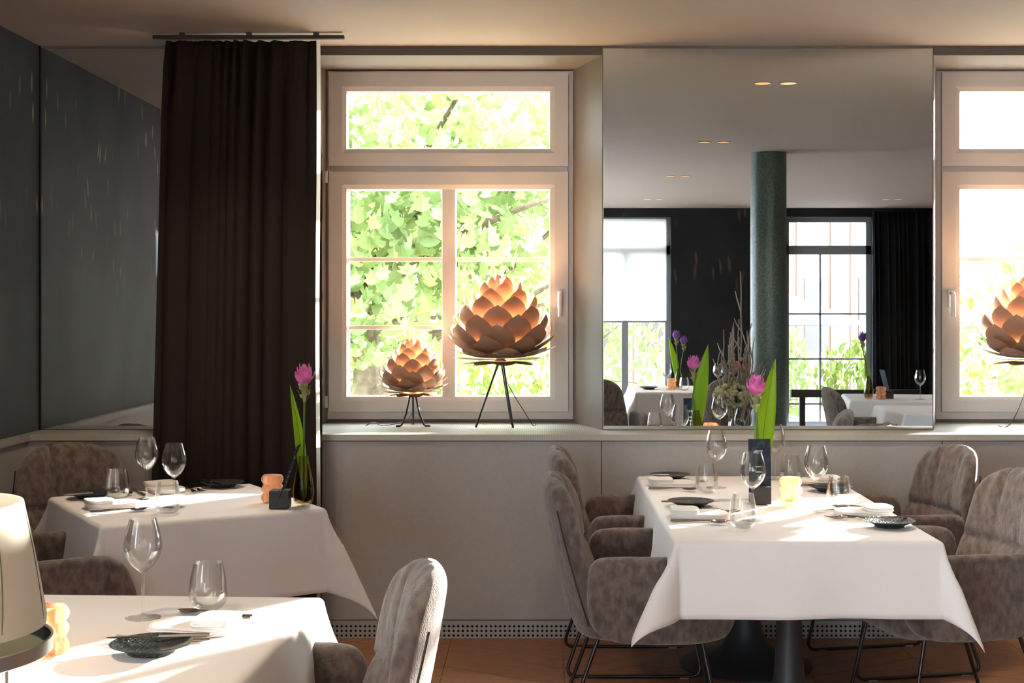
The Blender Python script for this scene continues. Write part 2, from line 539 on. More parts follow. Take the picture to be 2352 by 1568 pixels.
# ledge / sill and panelling below it
sill = MB()
sill.prism([(XL, YW - 0.012), (XR, YW - 0.012), (XR, YM), (XL, YM)], ZS - 0.028, ZS)
for a, b in (N1, N2):
    sill.prism([(a - SP, YM), (b + SP, YM), (b, YF), (b, YO - 0.1), (a, YO - 0.1), (a, YF)], ZS - 0.028, ZS)
sill_o = struct(sill, 'trim_1', 'sill_perforated', label='pale perforated window sill ledge along the window wall')
edges = [XL, -1.25, 0.279, 1.828, 3.38, 4.9, XR]
struct(MB().box(XL, XR, YW + 0.01, YM, 0.082, ZS - 0.03), 'panel_backing', 'black_void', wall_window)
for a, b in zip(edges[:-1], edges[1:]):
    MB().bbox(a + 0.0015, b - 0.0015, YW, YW + 0.012, 0.083, ZS - 0.032, 0.001).build('wainscot_panel', 'panel_greige', wall_window, smooth=False)
# perforated baseboard : real round holes in front of a dark void
def perforated(x0, x1, y, z0, z1, pitch=0.0211, r=0.0056):
    mb = MB()
    nx = int((x1 - x0) / pitch); p = (x1 - x0) / nx
    rows = [z0 + 0.012 + k * pitch for k in range(3)]
    zb = [z0] + [(rows[k] + rows[k + 1]) / 2 for k in range(2)] + [z1 - 0.006]
    for k in range(3):
        for i in range(nx):
            cx = x0 + (i + .5) * p; cz = rows[k]
            a0, a1, b0, b1 = x0 + i * p, x0 + (i + 1) * p, zb[k], zb[k + 1]
            outer = [(a1, cz), (a1, b1), (cx, b1), (a0, b1), (a0, cz), (a0, b0), (cx, b0), (a1, b0)]
            vs = [(q[0], y, q[1]) for q in outer] + [(cx + r * math.cos(t * PI / 4), y, cz + r * math.sin(t * PI / 4)) for t in range(8)]
            vs += [(cx + r * math.cos(t * PI / 4), y + 0.004, cz + r * math.sin(t * PI / 4)) for t in range(8)]
            fs = []
            for t in range(8):
                s_ = (t + 1) % 8
                fs.append((t, 8 + t, 8 + s_, s_)); fs.append((8 + t, 16 + t, 16 + s_, 8 + s_))
            mb.add(vs, fs)
    mb.box(x0, x1, y, y + 0.003, z1 - 0.006, z1)
    return mb
base = struct(perforated(XL, 3.6, YW - 0.002, 0.0, 0.080), 'baseboard_window', 'baseboard_grey')
base['label'] = 'grey baseboard with three rows of round holes'
struct(MB().box(XL, XR, YW + 0.02, YW + 0.03, 0, 0.081), 'baseboard_backing', 'black_void', base)

# left wall : wallpaper above a ledge, panelling below
LW = [(-3.4, -1.4), (-0.8, 1.2)]  # unseen openings added to let fill daylight onto the panelling
wlm = MB()
ys = [YB] + [q for o_ in LW for q in o_] + [YO]
for i in range(0, len(ys), 2): wlm.box(XL - .3, XL, ys[i], ys[i + 1], 0, ZC)
for y0, y1 in LW:
    wlm.box(XL - .3, XL, y0, y1, 2.62, ZC); wlm.box(XL - .3, XL, y0, y1, 0, .1)
wl = struct(wlm, 'wall_left', 'wallpaper_slate')
struct(MB().box(XL, XL + 0.025, 1.3, YW, 0, ZS - 0.03), 'wainscot', 'panel_greige', wl)
struct(MB().box(XL, XL + 0.04, 1.3, YW, ZS - 0.029, ZS), 'ledge', 'panel_greige', wl)
struct(MB().box(XL, XL + 0.006, YM - 0.012, YM - 0.002, ZS, ZC), 'corner_joint', 'black_void', wl)
# right wall (outside the picture)
wr = MB()
RW = []
ys = [YB] + [q for o_ in RW for q in o_] + [YO]
for i in range(0, len(ys), 2): wr.box(XR, XR + 0.3, ys[i], ys[i + 1], 0, ZC)
for y0, y1 in RW:
    wr.box(XR, XR + 0.3, y0, y1, 2.62, ZC); wr.box(XR, XR + 0.3, y0, y1, 0, .55)
struct(wr, 'wall_right', 'wall_taupe')
# back wall, seen in the big mirror
BW = [(-2.2, -0.45, 0.1), (-0.2, 1.62, 0.1), (3.04, 4.12, 0.0)]  # leftmost opening is added, and low sills cut, for more daylight
b_ = MB()
xs = [XL] + [q for o_ in BW for q in o_[:2]] + [XR]
for i in range(0, len(xs), 2):
    b_.box(xs[i], xs[i + 1], YB - 0.3, YB, 0, ZC)
for x0, x1, zb in BW:
    b_.box(x0, x1, YB - 0.3, YB, 2.62, ZC)
    if zb > 0: b_.box(x0, x1, YB - 0.3, YB, 0, zb)
struct(b_, 'wall_back', 'wallpaper_dark')

# ------------------------------------------------------------------ windows
def frame_ring(mb, x0, x1, z0, z1, wl_, wr_, wt_, wb_, y0, y1, mi=0):
    """four mitred bars of a rectangular frame"""
    o = [(x0, z0), (x1, z0), (x1, z1), (x0, z1)]
    i = [(x0 + wl_, z0 + wb_), (x1 - wr_, z0 + wb_), (x1 - wr_, z1 - wt_), (x0 + wl_, z1 - wt_)]
    ch = 0.006
    for k in range(4):
        l = (k + 1) % 4
        A, B, Cc, D = o[k], o[l], i[l], i[k]
        # slightly bevelled front towards the glass
        vs = [(A[0], y0, A[1]), (B[0], y0, B[1]), (Cc[0], y0 + ch, Cc[1]), (D[0], y0 + ch, D[1]),
              (A[0], y1, A[1]), (B[0], y1, B[1]), (Cc[0], y1, Cc[1]), (D[0], y1, D[1])]
        m1 = [(A[0] * .25 + D[0] * .75, y0, A[1] * .25 + D[1] * .75), (B[0] * .25 + Cc[0] * .75, y0, B[1] * .25 + Cc[1] * .75)]
        vs += m1
        fs = [(0, 1, 9, 8), (8, 9, 2, 3), (4, 7, 6, 5), (3, 2, 6, 7), (1, 0, 4, 5)]
        mb.add(vs, fs, mi)
    return mb
def make_window(name, mirror_x, label):
    X = (lambda x: x) if not mirror_x else (lambda x: N2[0] + (N1[1] - x))
    def rng(a, b):
        a, b = X(a), X(b); return (min(a, b), max(a, b))
    root = thing(name, label, 'window', (0, 0, 0), 0, None, 'structure')
    zt, zb = 2.681, 0.943
    fr = MB()
    x0, x1 = rng(-1.061, 0.165)
    frame_ring(fr, x0, x1, zb, zt, .03, .03, .03, .045, YF, YF + 0.075)
    fr.box(x0 + .03, x1 - .03, YF, YF + 0.07, 2.165, 2.215)
    fr.build('frame', 'window_beige', root, smooth=False)
    a0, a1 = rng(-1.050, 0.141)
    g0, g1 = rng(-0.963, 0.052)
    # top light
    s = MB(); lw = g0 - a0; rw = a1 - g1
    frame_ring(s, a0, a1, 2.205, 2.672, lw, rw, 2.672 - 2.577, 2.289 - 2.205, YF - 0.022, YF + 0.05)
    us = s.build('upper_sash', 'window_beige', root, smooth=False)
    gb = MB(); frame_ring(gb, g0 - .001, g1 + .001, 2.288, 2.578, .006, .006, .006, .006, YF + 0.002, YF + 0.03)
    gb.build('glazing_bead', 'window_white', us, smooth=False)
    MB().box(g0, g1, YF + 0.026, YF + 0.032, 2.289, 2.577).build('glass', 'glass_pane', us, smooth=False)
    # casement
    s = MB()
    frame_ring(s, a0, a1, 0.982, 2.176, lw, rw, 2.176 - 2.090, 1.056 - 0.982, YF - 0.022, YF + 0.05)
    m0, m1 = rng(-0.485, -0.422)
    s.box(m0, m1, YF - 0.012, YF + 0.04, 1.056, 2.090)
    ls = s.build('casement', 'window_beige', root, smooth=False)
    for (p0, p1) in (rng(-0.957, -0.485), rng(-0.422, 0.052)):
        gb = MB(); frame_ring(gb, p0 - .001, p1 + .001, 1.055, 2.091, .006, .006, .006, .006, YF + 0.002, YF + 0.03)
        gb.build('glazing_bead', 'window_white', ls, smooth=False)
        for k, (z0_, z1_) in enumerate(((1.056, 1.389), (1.411, 1.730), (1.752, 2.090))):
            MB().box(p0, p1, YF + 0.026, YF + 0.032, z0_, z1_).build('glass', 'glass_pane', ls, smooth=False)
        for zc in (1.40, 1.741):
            MB().bbox(p0, p1, YF + 0.012, YF + 0.05, zc - .011, zc + .011, .003).build('glazing_bar', 'window_white', ls, smooth=False)
    # handle
    hx = X(0.100)
    h = MB()
    h.bbox(hx - .013, hx + .013, YF - .034, YF - .0225, 1.50, 1.585, .004)
    h.build('handle_plate', 'window_white', root)
    h = MB().tube([(hx, YF - .03, 1.57), (hx, YF - .065, 1.57), (hx, YF - .07, 1.56), (hx, YF - .07, 1.455)], [.009, .010, .012, .011], 10)
    h.build('handle', 'window_white', root)
    for zc in (2.15, 1.03):
        hx0, hx1 = rng(-1.072, -1.056)
        MB().bbox(hx0, hx1, YF - .03, YF - .005, zc - .03, zc + .03, .003).build('hinge', 'window_beige', root)
    return root
make_window('window_1', False, 'beige window with two pinecone lamps on its sill beside the curtain')
make_window('window_2', True, 'beige window right of the big mirror with one pinecone lamp')

# ------------------------------------------------------------------ wall mirrors
def make_mirror(x0, x1, label):
    r = thing('wall_mirror', label, 'mirror', (0, 0, 0))
    MB().box(x0 + .003, x1 - .003, YM - 0.0075, YM - 0.003, ZS + 0.006, 2.714).build('mirror_glass', 'mirror', r, smooth=False)
    mb = MB()
    mb.box(x0, x0 + .0028, YM - .008, YM - .001, ZS + .003, 2.717); mb.box(x1 - .0028, x1, YM - .008, YM - .001, ZS + .003, 2.717)
    mb.box(x0 + .003, x1 - .003, YM - .008, YM - .001, 2.7142, 2.717)
    mb.box(x0 + .003, x1 - .003, YM - .008, YM - .001, ZS + .003, ZS + .0058)
    mb.build('mirror_rim', 'mirror_edge', r, smooth=False)
make_mirror(0.296, 1.846, 'large frameless wall mirror between the two windows')
make_mirror(XL + 0.008, N1[0] - SP - 0.005, 'frameless wall mirror in the corner partly behind the curtain')

# ================================================================== EXTERIOR
struct(MB().box(-40, 40, YO, 60, -0.75, -0.6), 'ground_lawn', 'lawn')
struct(MB().box(-1.2, 18, YO, 12.8, -0.6, -0.58), 'bounce_paving', 'paving')  # unseen pale paving laid out to bounce daylight onto the ceiling
struct(MB().box(-40, 40, -60, YB - 0.3, -0.75, -0.6), 'ground_terrace', 'paving')

def leaf_cloud(n, centre, radius, size, rng, shell=0.35, lobes=True):
    vs = []; fs = []
    if lobes:
        shape = [(0, 0), (.28, .08), (.5, .30), (.30, .42), (.42, .70), (.16, .68), (0, 1.0), (-.16, .68), (-.42, .70), (-.30, .42), (-.5, .30), (-.28, .08)]
    else:
        shape = [(0, 0), (.3, .35), (.2, .75), (0, 1), (-.2, .75), (-.3, .35)]
    m = len(shape)
    for i in range(n):
        while True:
            p = Vector((rng.uniform(-1, 1), rng.uniform(-1, 1), rng.uniform(-1, 1)))
            if shell < p.length < 1: break
        c = Vector((centre[0] + p.x * radius[0], centre[1] + p.y * radius[1], centre[2] + p.z * radius[2]))
        s = size * rng.uniform(.6, 1.25)
        rot = Matrix.Rotation(rng.uniform(0, 2 * PI), 3, 'Z') @ Matrix.Rotation(rng.gauss(1.9, .6), 3, 'X') @ Matrix.Rotation(rng.gauss(0, .5), 3, 'Y')
        b = len(vs)
        for (x, y) in shape:
            q = rot @ Vector((x * s, y * s, -.25 * s * abs(x) - .12 * s * y * y))
            vs.append(c + q)
        q = rot @ Vector((0, .45 * s, .02 * s)); vs.append(c + q)
        for k in range(m): fs.append((b + k, b + (k + 1) % m, b + m))
    mb = MB(); mb.add(vs, fs); return mb
def make_tree(name, label, base, trunk_h, clouds, leafmat, seed, cat='tree', trunk_r=0.16, lobes=True):
    rng = random.Random(seed)
    r = thing(name, label, cat, base, 0, None)
    tr = MB(); top = Vector((0.1, 0.1, trunk_h))
    tr.tube([(0, 0, 0), (0.03, 0, trunk_h * .5), top], [trunk_r, trunk_r * .8, trunk_r * .55], 10)
    tr.build('trunk', 'bark', r)
    for (n, c, rad, s) in clouds:
        cc = Vector(c) - Vector(base)
        br = MB()
        for k in range(7):
            e = cc + Vector((rng.uniform(-.8, .8) * rad[0], rng.uniform(-.7, .7) * rad[1], rng.uniform(-.6, .8) * rad[2]))
            st = Vector((0, 0, trunk_h * rng.uniform(.45, 1)))
            mid = (st + e) / 2 + Vector((rng.uniform(-.2, .2), rng.uniform(-.2, .2), rng.uniform(-.1, .3)))
            br.tube(bez(st, mid, e, 8), [trunk_r * .35 * (1 - .85 * t / 8) for t in range(9)], 6)
        br.build('branch', 'bark', r)
        fo = leaf_cloud(n, cc, rad, s, rng, .2, lobes).build('foliage', leafmat, r, smooth=False)
        fo['kind'] = 'stuff'
    return r
make_tree('chestnut_tree', 'bright green broad-leaved tree behind the window with two lamps', (-1.5, 11.6, -0.6), 2.6,
          [(2300, (-0.9, 11.0, 2.9), (1.9, 1.1, 1.5), 0.16), (620, (-0.35, 10.4, 1.75), (1.15, 0.8, 1.1), 0.16), (900, (-2.0, 11.3, 1.9), (1.4, 0.9, 1.1), 0.17)], 'tree_leaf', 3)
make_tree('sky_block_tree', 'added unseen leafy tree blocking sky light on the curtain side', (-6.6, 10.6, -0.6), 2.8,
          [(1500, (-6.4, 10.2, 2.6), (2.3, 1.6, 2.4), 0.26)], 'tree_leaf', 15)  # out of view, added to keep sky light off the window reveal
make_tree('maple_tree', 'pale green tree behind the window beside the big mirror', (4.7, 11.4, -0.6), 1.7,
          [(900, (4.35, 10.9, 1.35), (1.25, 0.9, 1.1), 0.15), (500, (4.6, 11.2, 0.2), (1.6, .9, .8), .15)], 'tree_leaf', 5)
make_tree('garden_shrub', 'yellow-green small-leaved shrub on the lawn behind the tree', (-2.2, 14.5, -0.6), 0.9,
          [(3800, (-2.0, 14.5, 1.0), (2.6, 0.9, 1.9), 0.11)], 'shrub_leaf', 8, 'shrub', .06, False)
make_tree('garden_hedge', 'clipped green hedge at the far end of the lawn', (1.5, 19.0, -0.6), 1.0,
          [(3000, (1.0, 19.0, 0.6), (9.0, 0.9, 1.5), 0.26)], 'shrub_leaf', 9, 'hedge', .06, False)

# terrace side, seen through the back windows in the mirror
def facade():
    r = thing('brick_building', 'pale building with brick piers across the terrace', 'building', (5.0, -15.0, -0.6))
    MB().box(-7.5, 8.5, -0.6, 0, 0, 8.2).build('wall', 'render_pink', r, smooth=False)
    for k in range(14):
        x = -6.8 + k * 1.1
        MB().box(x, x + .34, 0, .06, 0, 8.2).build('brick_pier', 'brick', r, smooth=False)
        MB().box(x + .42, x + .52, 0, .05, 0, 8.2).build('pale_strip', 'render_white', r, smooth=False)
        for z in (1.2, 4.4):
            wdw = MB().box(x + .58, x + 1.02, 0, .03, z, z + 1.5).build('far_window', 'far_window', r, smooth=False)
    MB().box(-7.7, 8.7, -.8, .25, 8.2, 8.45).build('cornice', 'render_white', r, smooth=False)
facade()
make_tree('terrace_shrub', 'round green shrub on the terrace below the brick piers', (5.6, -8.6, -0.6), 0.6,
          [(1300, (5.6, -8.6, 0.3), (1.3, .9, .85), .14)], 'shrub_leaf', 11, 'shrub', .05, False)
make_tree('terrace_bush', 'loose green bush on the terrace near the column reflection', (3.8, -9.6, -0.6), 0.6,
          [(900, (3.8, -9.6, 0.4), (0.7, .6, .9), .14)], 'tree_leaf', 12, 'shrub', .05, False)
make_tree('terrace_tree', 'small leafy tree behind the half-lowered blind', (0.6, -10.0, -0.6), 1.2,
          [(1400, (0.6, -10.0, 0.9), (2.2, .9, 1.2), .16)], 'tree_leaf', 13, 'tree', .08, False)
ps = thing('garden_parasol', 'white open parasol on the terrace', 'parasol', (3.3, -6.6, -0.6))
MB().tube([(0, 0, 0), (0, 0, 2.35)], .025, 8).build('pole', 'frame_grey', ps)
MB().lathe([(1.35, 1.85), (1.35, 1.87), (.03, 2.38), (.0, 2.38)], 8).build('canopy', 'parasol_cloth', ps, smooth=False)
MB().lathe([(.3, 0), (.3, .05), (.04, .08)], 16).build('base', 'frame_grey', ps)

# back windows
def back_window(name, x0, x1, zb, label, mode, loc=(0, 0, 0), rz=0.0):
    r = thing(name, label, 'window', loc, rz, None, 'structure')
    y0, y1 = YB - 0.18, YB - 0.12
    def ring(mb, a, b, c, d, t): frame_ring(mb, a, b, c, d, t, t, t, t, y0, y1)
    mb = MB(); ring(mb, x0, x1, zb, 2.62, .06); mb.box(x0, x1, y0, y1, 2.16, 2.27)
    mb.build('frame', 'frame_grey', r, smooth=False)
    MB().box(x0 + .06, x1 - .06, y0 + .025, y0 + .031, 2.27, 2.56).build('glass', 'glass_pane', r, smooth=False)
    MB().box(x0 + .06, x1 - .06, y0 + .025, y0 + .031, zb + .06, 2.16).build('glass', 'glass_pane', r, smooth=False)
    if mode == 'grid':
        MB().box((x0 + x1) / 2 - .1, (x0 + x1) / 2 - .08, y0 - .01, y1, zb + .06, 2.16).build('glazing_bar', 'frame_grey', r, smooth=False)
        for z in (1.42, 0.86, 0.3):
            MB().box(x0 + .06, x1 - .06, y0 - .01, y1, z - .01, z + .01).build('glazing_bar', 'frame_grey', r, smooth=False)
    if mode == 'post':
        MB().box(x0 + .67 * (x1 - x0), x0 + .67 * (x1 - x0) + .08, y0, y1, zb, 2.16).build('mullion', 'frame_grey', r, smooth=False)
back_window('window_3', -0.2, 1.62, .1, 'grey window with white roller blind seen in the big mirror', 'post')
back_window('window_4', 3.04, 4.12, 0.02, 'tall terrace window with dark glazing bars seen in the mirror', 'grid')
back_window('window_5', -2.2, -0.45, .1, 'grey window added to the unseen back wall for daylight', 'post')
for k, (y0, y1) in enumerate(RW):
    back_window('window_%d' % (6 + k), y0, y1, .55, 'grey window in the side wall opposite the wallpaper', 'post', (XR + YB, 0, 0), R(90))
for k, (y0, y1) in enumerate(LW):
    back_window('window_%d' % (8 + k), -y1, -y0, .1, 'grey window added to the unseen side wall for fill daylight', 'post', (XL - YB, 0, 0), R(-90))
bl = thing('roller_blind', 'white roller blind half lowered over the back window', 'blind', (0.71, YB - 0.08, 0))
MB().box(-.86, .86, -.004, .004, 1.33, 2.60).build('blind_sheet', 'blind_white', bl, smooth=False)
MB().tube([(-.86, 0, 1.325), (.86, 0, 1.325)], .012, 8).build('bottom_bar', 'frame_grey', bl)

# ================================================================== CURTAINS
def curtain_mesh(x0t, x1t, x0b, x1b, yc, ztop, zbot, npl, amp, seed, nx=260, nz=26):
    rng = random.Random(seed)
    ph = [rng.uniform(0, 2 * PI) for _ in range(6)]
    cum = [0.0]
    for _ in range(npl): cum.append(cum[-1] + rng.choice((.55, .8, 1.0, 1.3, 1.7)))
    def fn(s, t):
        z = ztop + (zbot - ztop) * t
        e = t ** 0.6
        x = (x0t + (x0b - x0t) * e) * (1 - s) + (x1t + (x1b - x1t) * e) * s
        q = s * npl; qi = min(npl - 1, int(q)); a = (cum[qi] + (cum[qi + 1] - cum[qi]) * (q - qi)) * 2 * PI + .8 * math.sin(t * 2.2 + ph[1]) * math.sin(6 * s + ph[2])
        wv = .75 - 1.75 * (.5 + .5 * math.cos(a)) ** 1.3 + .12 * math.sin(2.1 * a + ph[3]) * (1 - .4 * t) + .2 * math.sin(.31 * a + ph[4])
        am = amp * (.55 + .45 * min(1, t * 7)) * (.75 + .35 * math.sin(9 * s + ph[5]))
        x += .30 * amp * math.sin(a) * min(1, t * 5)
        pleat = .004 * math.sin(npl * 6 * PI * s) * max(0, 1 - t * 14)
        return (x, yc + am * wv * .62 + pleat, z)
    return MB().grid(fn, nx, nz)
cr = thing('curtain', 'dark brown floor-length pleated curtain hanging beside the window', 'curtain', (0, 0, 0))
cm = curtain_mesh(-1.665, -0.992, -1.745, -0.992, 6.122, 2.688, 0.015, 10, .072, 4)
co = cm.build('curtain_fabric', 'curtain', cr, angle=180)
sm = co.modifiers.new('thickness', 'SOLIDIFY'); sm.thickness = 0.004
hem = MB().grid(lambda q, t: (-0.986 + .016 * q + .003 * math.sin(t * 9), 6.045 + .006 * q, 0.02 + 2.66 * t), 2, 30)  # ribbon before the folds stands in for the sunlit curtain edge
hem.build('curtain_sunlit_edge', 'curtain_sunlit_edge', cr)
rl = thing('curtain_rail', 'thin black curtain rail under the ceiling', 'rail', (0, 0, 0))
MB().bbox(-1.73, -0.875, 6.122, 6.148, 2.700, 2.716, .002).build('rail', 'rail_black', rl, smooth=False)
for x in (-1.6, -1.3, -1.0): MB().box(x - .012, x + .012, 6.125, 6.145, 2.716, ZC).build('bracket', 'rail_black', rl, smooth=False)
cb = thing('curtain', 'dark curtain on the back wall seen in the big mirror', 'curtain', (0, 0, 0))
cbo = curtain_mesh(4.08, 5.6, 4.1, 5.6, YB + .12, 2.68, .02, 17, .04, 9, 220, 10).build('curtain_fabric', 'curtain_back', cb, angle=180)
cbo.modifiers.new('thickness', 'SOLIDIFY').thickness = 0.004

# ================================================================== DOWNLIGHTS
def make_downlight():
    r = thing('downlight', 'round recessed ceiling downlight with a gold reflector', 'downlight', (0, 0, ZC), 0, 'pairs of gold ceiling downlights')
    MB().lathe([(.046, 0), (.052, 0), (.052, -.003), (.046, -.004), (.0445, -.002)], 28, close=True).build('trim_ring', 'downlight_ring', r)
    MB().lathe([(.0445, -.0022), (.03, -.0012), (0.001, -.0008)], 28).build('reflector', 'downlight_gold', r)
    return r
dl = make_downlight()
for yy in (5.37, 2.70, 0.05, -2.70):
    for xx in (-1.354, 1.29, 4.0):
        for dx in (-.07, .07):
            o = place(dl, (xx + dx, yy, ZC))
            ld = bpy.data.lights.new('downlight_beam', 'SPOT')
            ld.energy = DOWNLIGHT_W; ld.color = (1.0, 0.78, 0.56); ld.spot_size = R(105); ld.spot_blend = 0.9; ld.shadow_soft_size = 0.04
            lo = bpy.data.objects.new('downlight_beam', ld); COL.objects.link(lo)
            lo.parent = o; lo.location = (0, 0, -.012)

# ================================================================== TABLES
def axis_samples(half, o):
    a = [0.0]
    n = max(4, int(half / .05))
    a = [half * i / n for i in range(n)]
    a += [half - .01, half]
    a += [half + e for e in (.006, .012, .018, .024, .03)]
    m = max(5, int((o - .03) / .018))
    a += [half + .03 + (o - .03) * i / m for i in range(1, m + 1)]
    a = sorted(set(round(x, 5) for x in a))
    return [-x for x in a[::-1] if x > 0] + a
def bend(e, r=.018, tm=R(84)):
    if e < r * tm: return r * math.sin(e / r), r * (1 - math.cos(e / r))
    l = e - r * tm
    return r * math.sin(tm) + l * math.cos(tm), r * (1 - math.cos(tm)) + l * math.sin(tm)
def cloth_mesh(w, l, o, kc=(.45, .45, .45, .45), seed=0, wave=.012):
    rng = random.Random(seed)
    A, B = axis_samples(w / 2, o), axis_samples(l / 2, o)
    p = [rng.uniform(0, 6.28) for _ in range(8)]
    vs = []
    for b in B:
        for a in A:
            ex, ey = abs(a) - w / 2, abs(b) - l / 2
            sx, sy = (1 if a >= 0 else -1), (1 if b >= 0 else -1)
            if ex <= 0 and ey <= 0:
                vs.append((a, b, .0012 * math.sin(a * 9 + p[0]) * math.sin(b * 7 + p[1])))
            elif ey <= 0:
                ou, dn = bend(ex); f = ex / o; ed = min(1, -ey / .25)
                ou += wave * f * (math.sin(b * 11 + p[2]) + .5 * math.sin(b * 23 + p[3])) * ed
                vs.append((sx * (w / 2 + ou), b, -dn))
            elif ex <= 0:
                ou, dn = bend(ey); f = ey / o; ed = min(1, -ex / .2)
                ou += wave * f * (math.sin(a * 10 + p[4]) + .4 * math.sin(a * 21 + p[5])) * ed
                vs.append((a, sy * (l / 2 + ou), -dn))
            else:
                ph = math.atan2(ey, ex); rho = math.hypot(ex, ey)
                k = kc[(0 if sx < 0 else 1) + (0 if sy < 0 else 2)]
                of = k * math.sin(2 * ph) ** 1.4 * (.35 + .65 * min(1, rho / .16))
                ou, dn = bend(rho)
                dn *= math.sqrt(max(0, 1 - of * of))
                # the hem between two sides is gathered into one pointed fold
                ph2 = PI / 4 + (ph - PI / 4) * (1 - .25 * math.sin(2 * ph))
                ou2 = ou + rho * of
                vs.append((sx * (w / 2 + ou2 * math.cos(ph2)), sy * (l / 2 + ou2 * math.sin(ph2)), -dn))
    na = len(A); fs = []
    for j in range(len(B) - 1):
        for i in range(na - 1):
            fs.append((j * na + i, j * na + i + 1, (j + 1) * na + i + 1, (j + 1) * na + i))
    return MB().add(vs, fs)
def make_table(name, label, loc, rz, w, l, o, cloth_label, pedestals, kc=(.45,) * 4, seed=0, cloth_group=None):
    t = thing(name, label, 'table', loc, rz)
    MB().bbox(-w / 2 + .003, w / 2 - .003, -l / 2 + .003, l / 2 - .003, TZ - .034, TZ - .004, .006).build('table_top', 'table_black', t, smooth=False)
    for (x, y) in pedestals:
        prof = [(.275, 0), (.278, .006), (.272, .012), (.20, .026), (.14, .05), (.095, .09), (.068, .15), (.052, .24), (.045, .36), (.045, TZ - .05), (.14, TZ - .04), (.14, TZ - .034)]
        MB().lathe(prof, 40, x, y).build('pedestal', 'table_black', t)
    c = cloth_mesh(w, l, o, kc, seed).build('tablecloth', 'cloth', None, angle=180)
    c.location = (loc[0], loc[1], TZ - .0005); c.rotation_euler = (0, 0, rz)
    c.modifiers.new('thickness', 'SOLIDIFY').thickness = .0012
    c.modifiers['thickness'].offset = -1
    tag(c, cloth_label, 'tablecloth')
    return t
# table below the big mirror
TA = (0.865, 5.26)
make_table('dining_table', 'long dining table on two dark trumpet pedestals under the big mirror', (TA[0], TA[1], 0), 0, .835, 1.69, .255,
           'white tablecloth with pointed hanging corners on the table under the big mirror', [(0, .50), (0, -.50)], (.50, .30, .4, .4), 1)
# square table by the curtain, turned
TB = (-1.373, 5.288); TBR = R(31)
make_table('dining_table', 'square dining table set at an angle by the curtain', (TB[0], TB[1], 0), TBR, .80, .82, .32,
           'white tablecloth on the angled table by the curtain', [(0, 0)], (.35, .36, .35, .35), 2)
# table with the cream lamp
TC = (-1.035, 2.72)
make_table('dining_table', 'long dining table carrying the cream table lamp', (TC[0], TC[1], 0), R(-3), .83, 1.70, .28,
           'white tablecloth on the table with the cream lamp', [(-.13, .5), (-.13, -.5)], (.4, .4, .4, .25), 3)
# tables that only the mirror shows
make_table('dining_table', 'white-clothed dining table near the half-lowered blind in the mirror', (1.355, .21, 0), 0, .99, 1.0, .3,
           'white tablecloth of the mirrored table near the blind', [(0, 0)], seed=4)
make_table('dining_table', 'dining table beside the terrace window in the mirror', (3.0, 1.42, 0), R(8), .84, .84, .3,
           'grey-white tablecloth of the mirrored table beside the terrace window', [(0, 0)], seed=5)
make_table('dining_table', 'dining table in front of the mirrored terrace table', (3.0, 2.78, 0), 0, .84, .84, .3,
           'pale tablecloth of the table in front of the mirrored terrace table', [(0, 0)], seed=6)

# ================================================================== CHAIRS
def backrest_mesh():
    nq, na = 44, 112
    def sgnpow(c, p): return math.copysign(abs(c) ** p, c)
    vs = []
    for j in range(nq + 1):
        q = 1 - (1 - j / nq) ** 1.7
        z = .375 + .54 * q
        xs = -.185 - .085 * q - .035 * math.sin(q * PI * .5)
        wq = .225 + .035 * math.sin(min(1, q / .6) * PI / 2) - .055 * max(0, (q - .35) / .65)
        top = max(0, (q - .74) / .26)
        wr = wq * max(0, 1 - top ** 2.6) ** (1 / 2.6)
        low = max(0, (.14 - q) / .14)
        wr *= max(0.0, 1 - low ** 2.2 * .55)
        th = (.046 - .010 * q) * max(0, 1 - max(0, (q - .90) / .10) ** 2) ** .5 * (1 - .35 * low)
        for i in range(na):
            a = 2 * PI * i / na
            y = wr * sgnpow(math.cos(a), .62)
            s = math.sin(a)
            x = th * sgnpow(s, .75)
            pn = y / max(wq, 1e-4)
            x += .075 * abs(pn) ** 2.2 * (1 - .35 * q)          # wings wrap forward
            if s > .05 and wr > .02:                             # upholstery on the front
                g = 0
                for y0 in (-.075, .075):
                    g += .015 * math.exp(-((y - y0) / .009) ** 2)
                g += .016 * math.exp(-((q - .50) / .020) ** 2)
                if q > .52: g -= .012 * math.sin((q - .52) / .48 * PI) + .0055 * math.cos(y * 95 + 2 * math.sin(q * 5)) * min(1, (q - .52) * 3) * max(0, 1 - (y / wq) ** 2)
                else: g -= .008 * math.sin(q / .5 * PI)
                x -= g * min(1, s * 2)
            vs.append((xs + x, y, z))
    fs = []
    for j in range(nq):
        for i in range(na):
            k = (i + 1) % na
            fs.append((j * na + i, j * na + k, (j + 1) * na + k, (j + 1) * na + i))
    fs.append(tuple(range(na))[::-1]); fs.append(tuple(range(nq * na, (nq + 1) * na)))
    return MB().add(vs, fs)
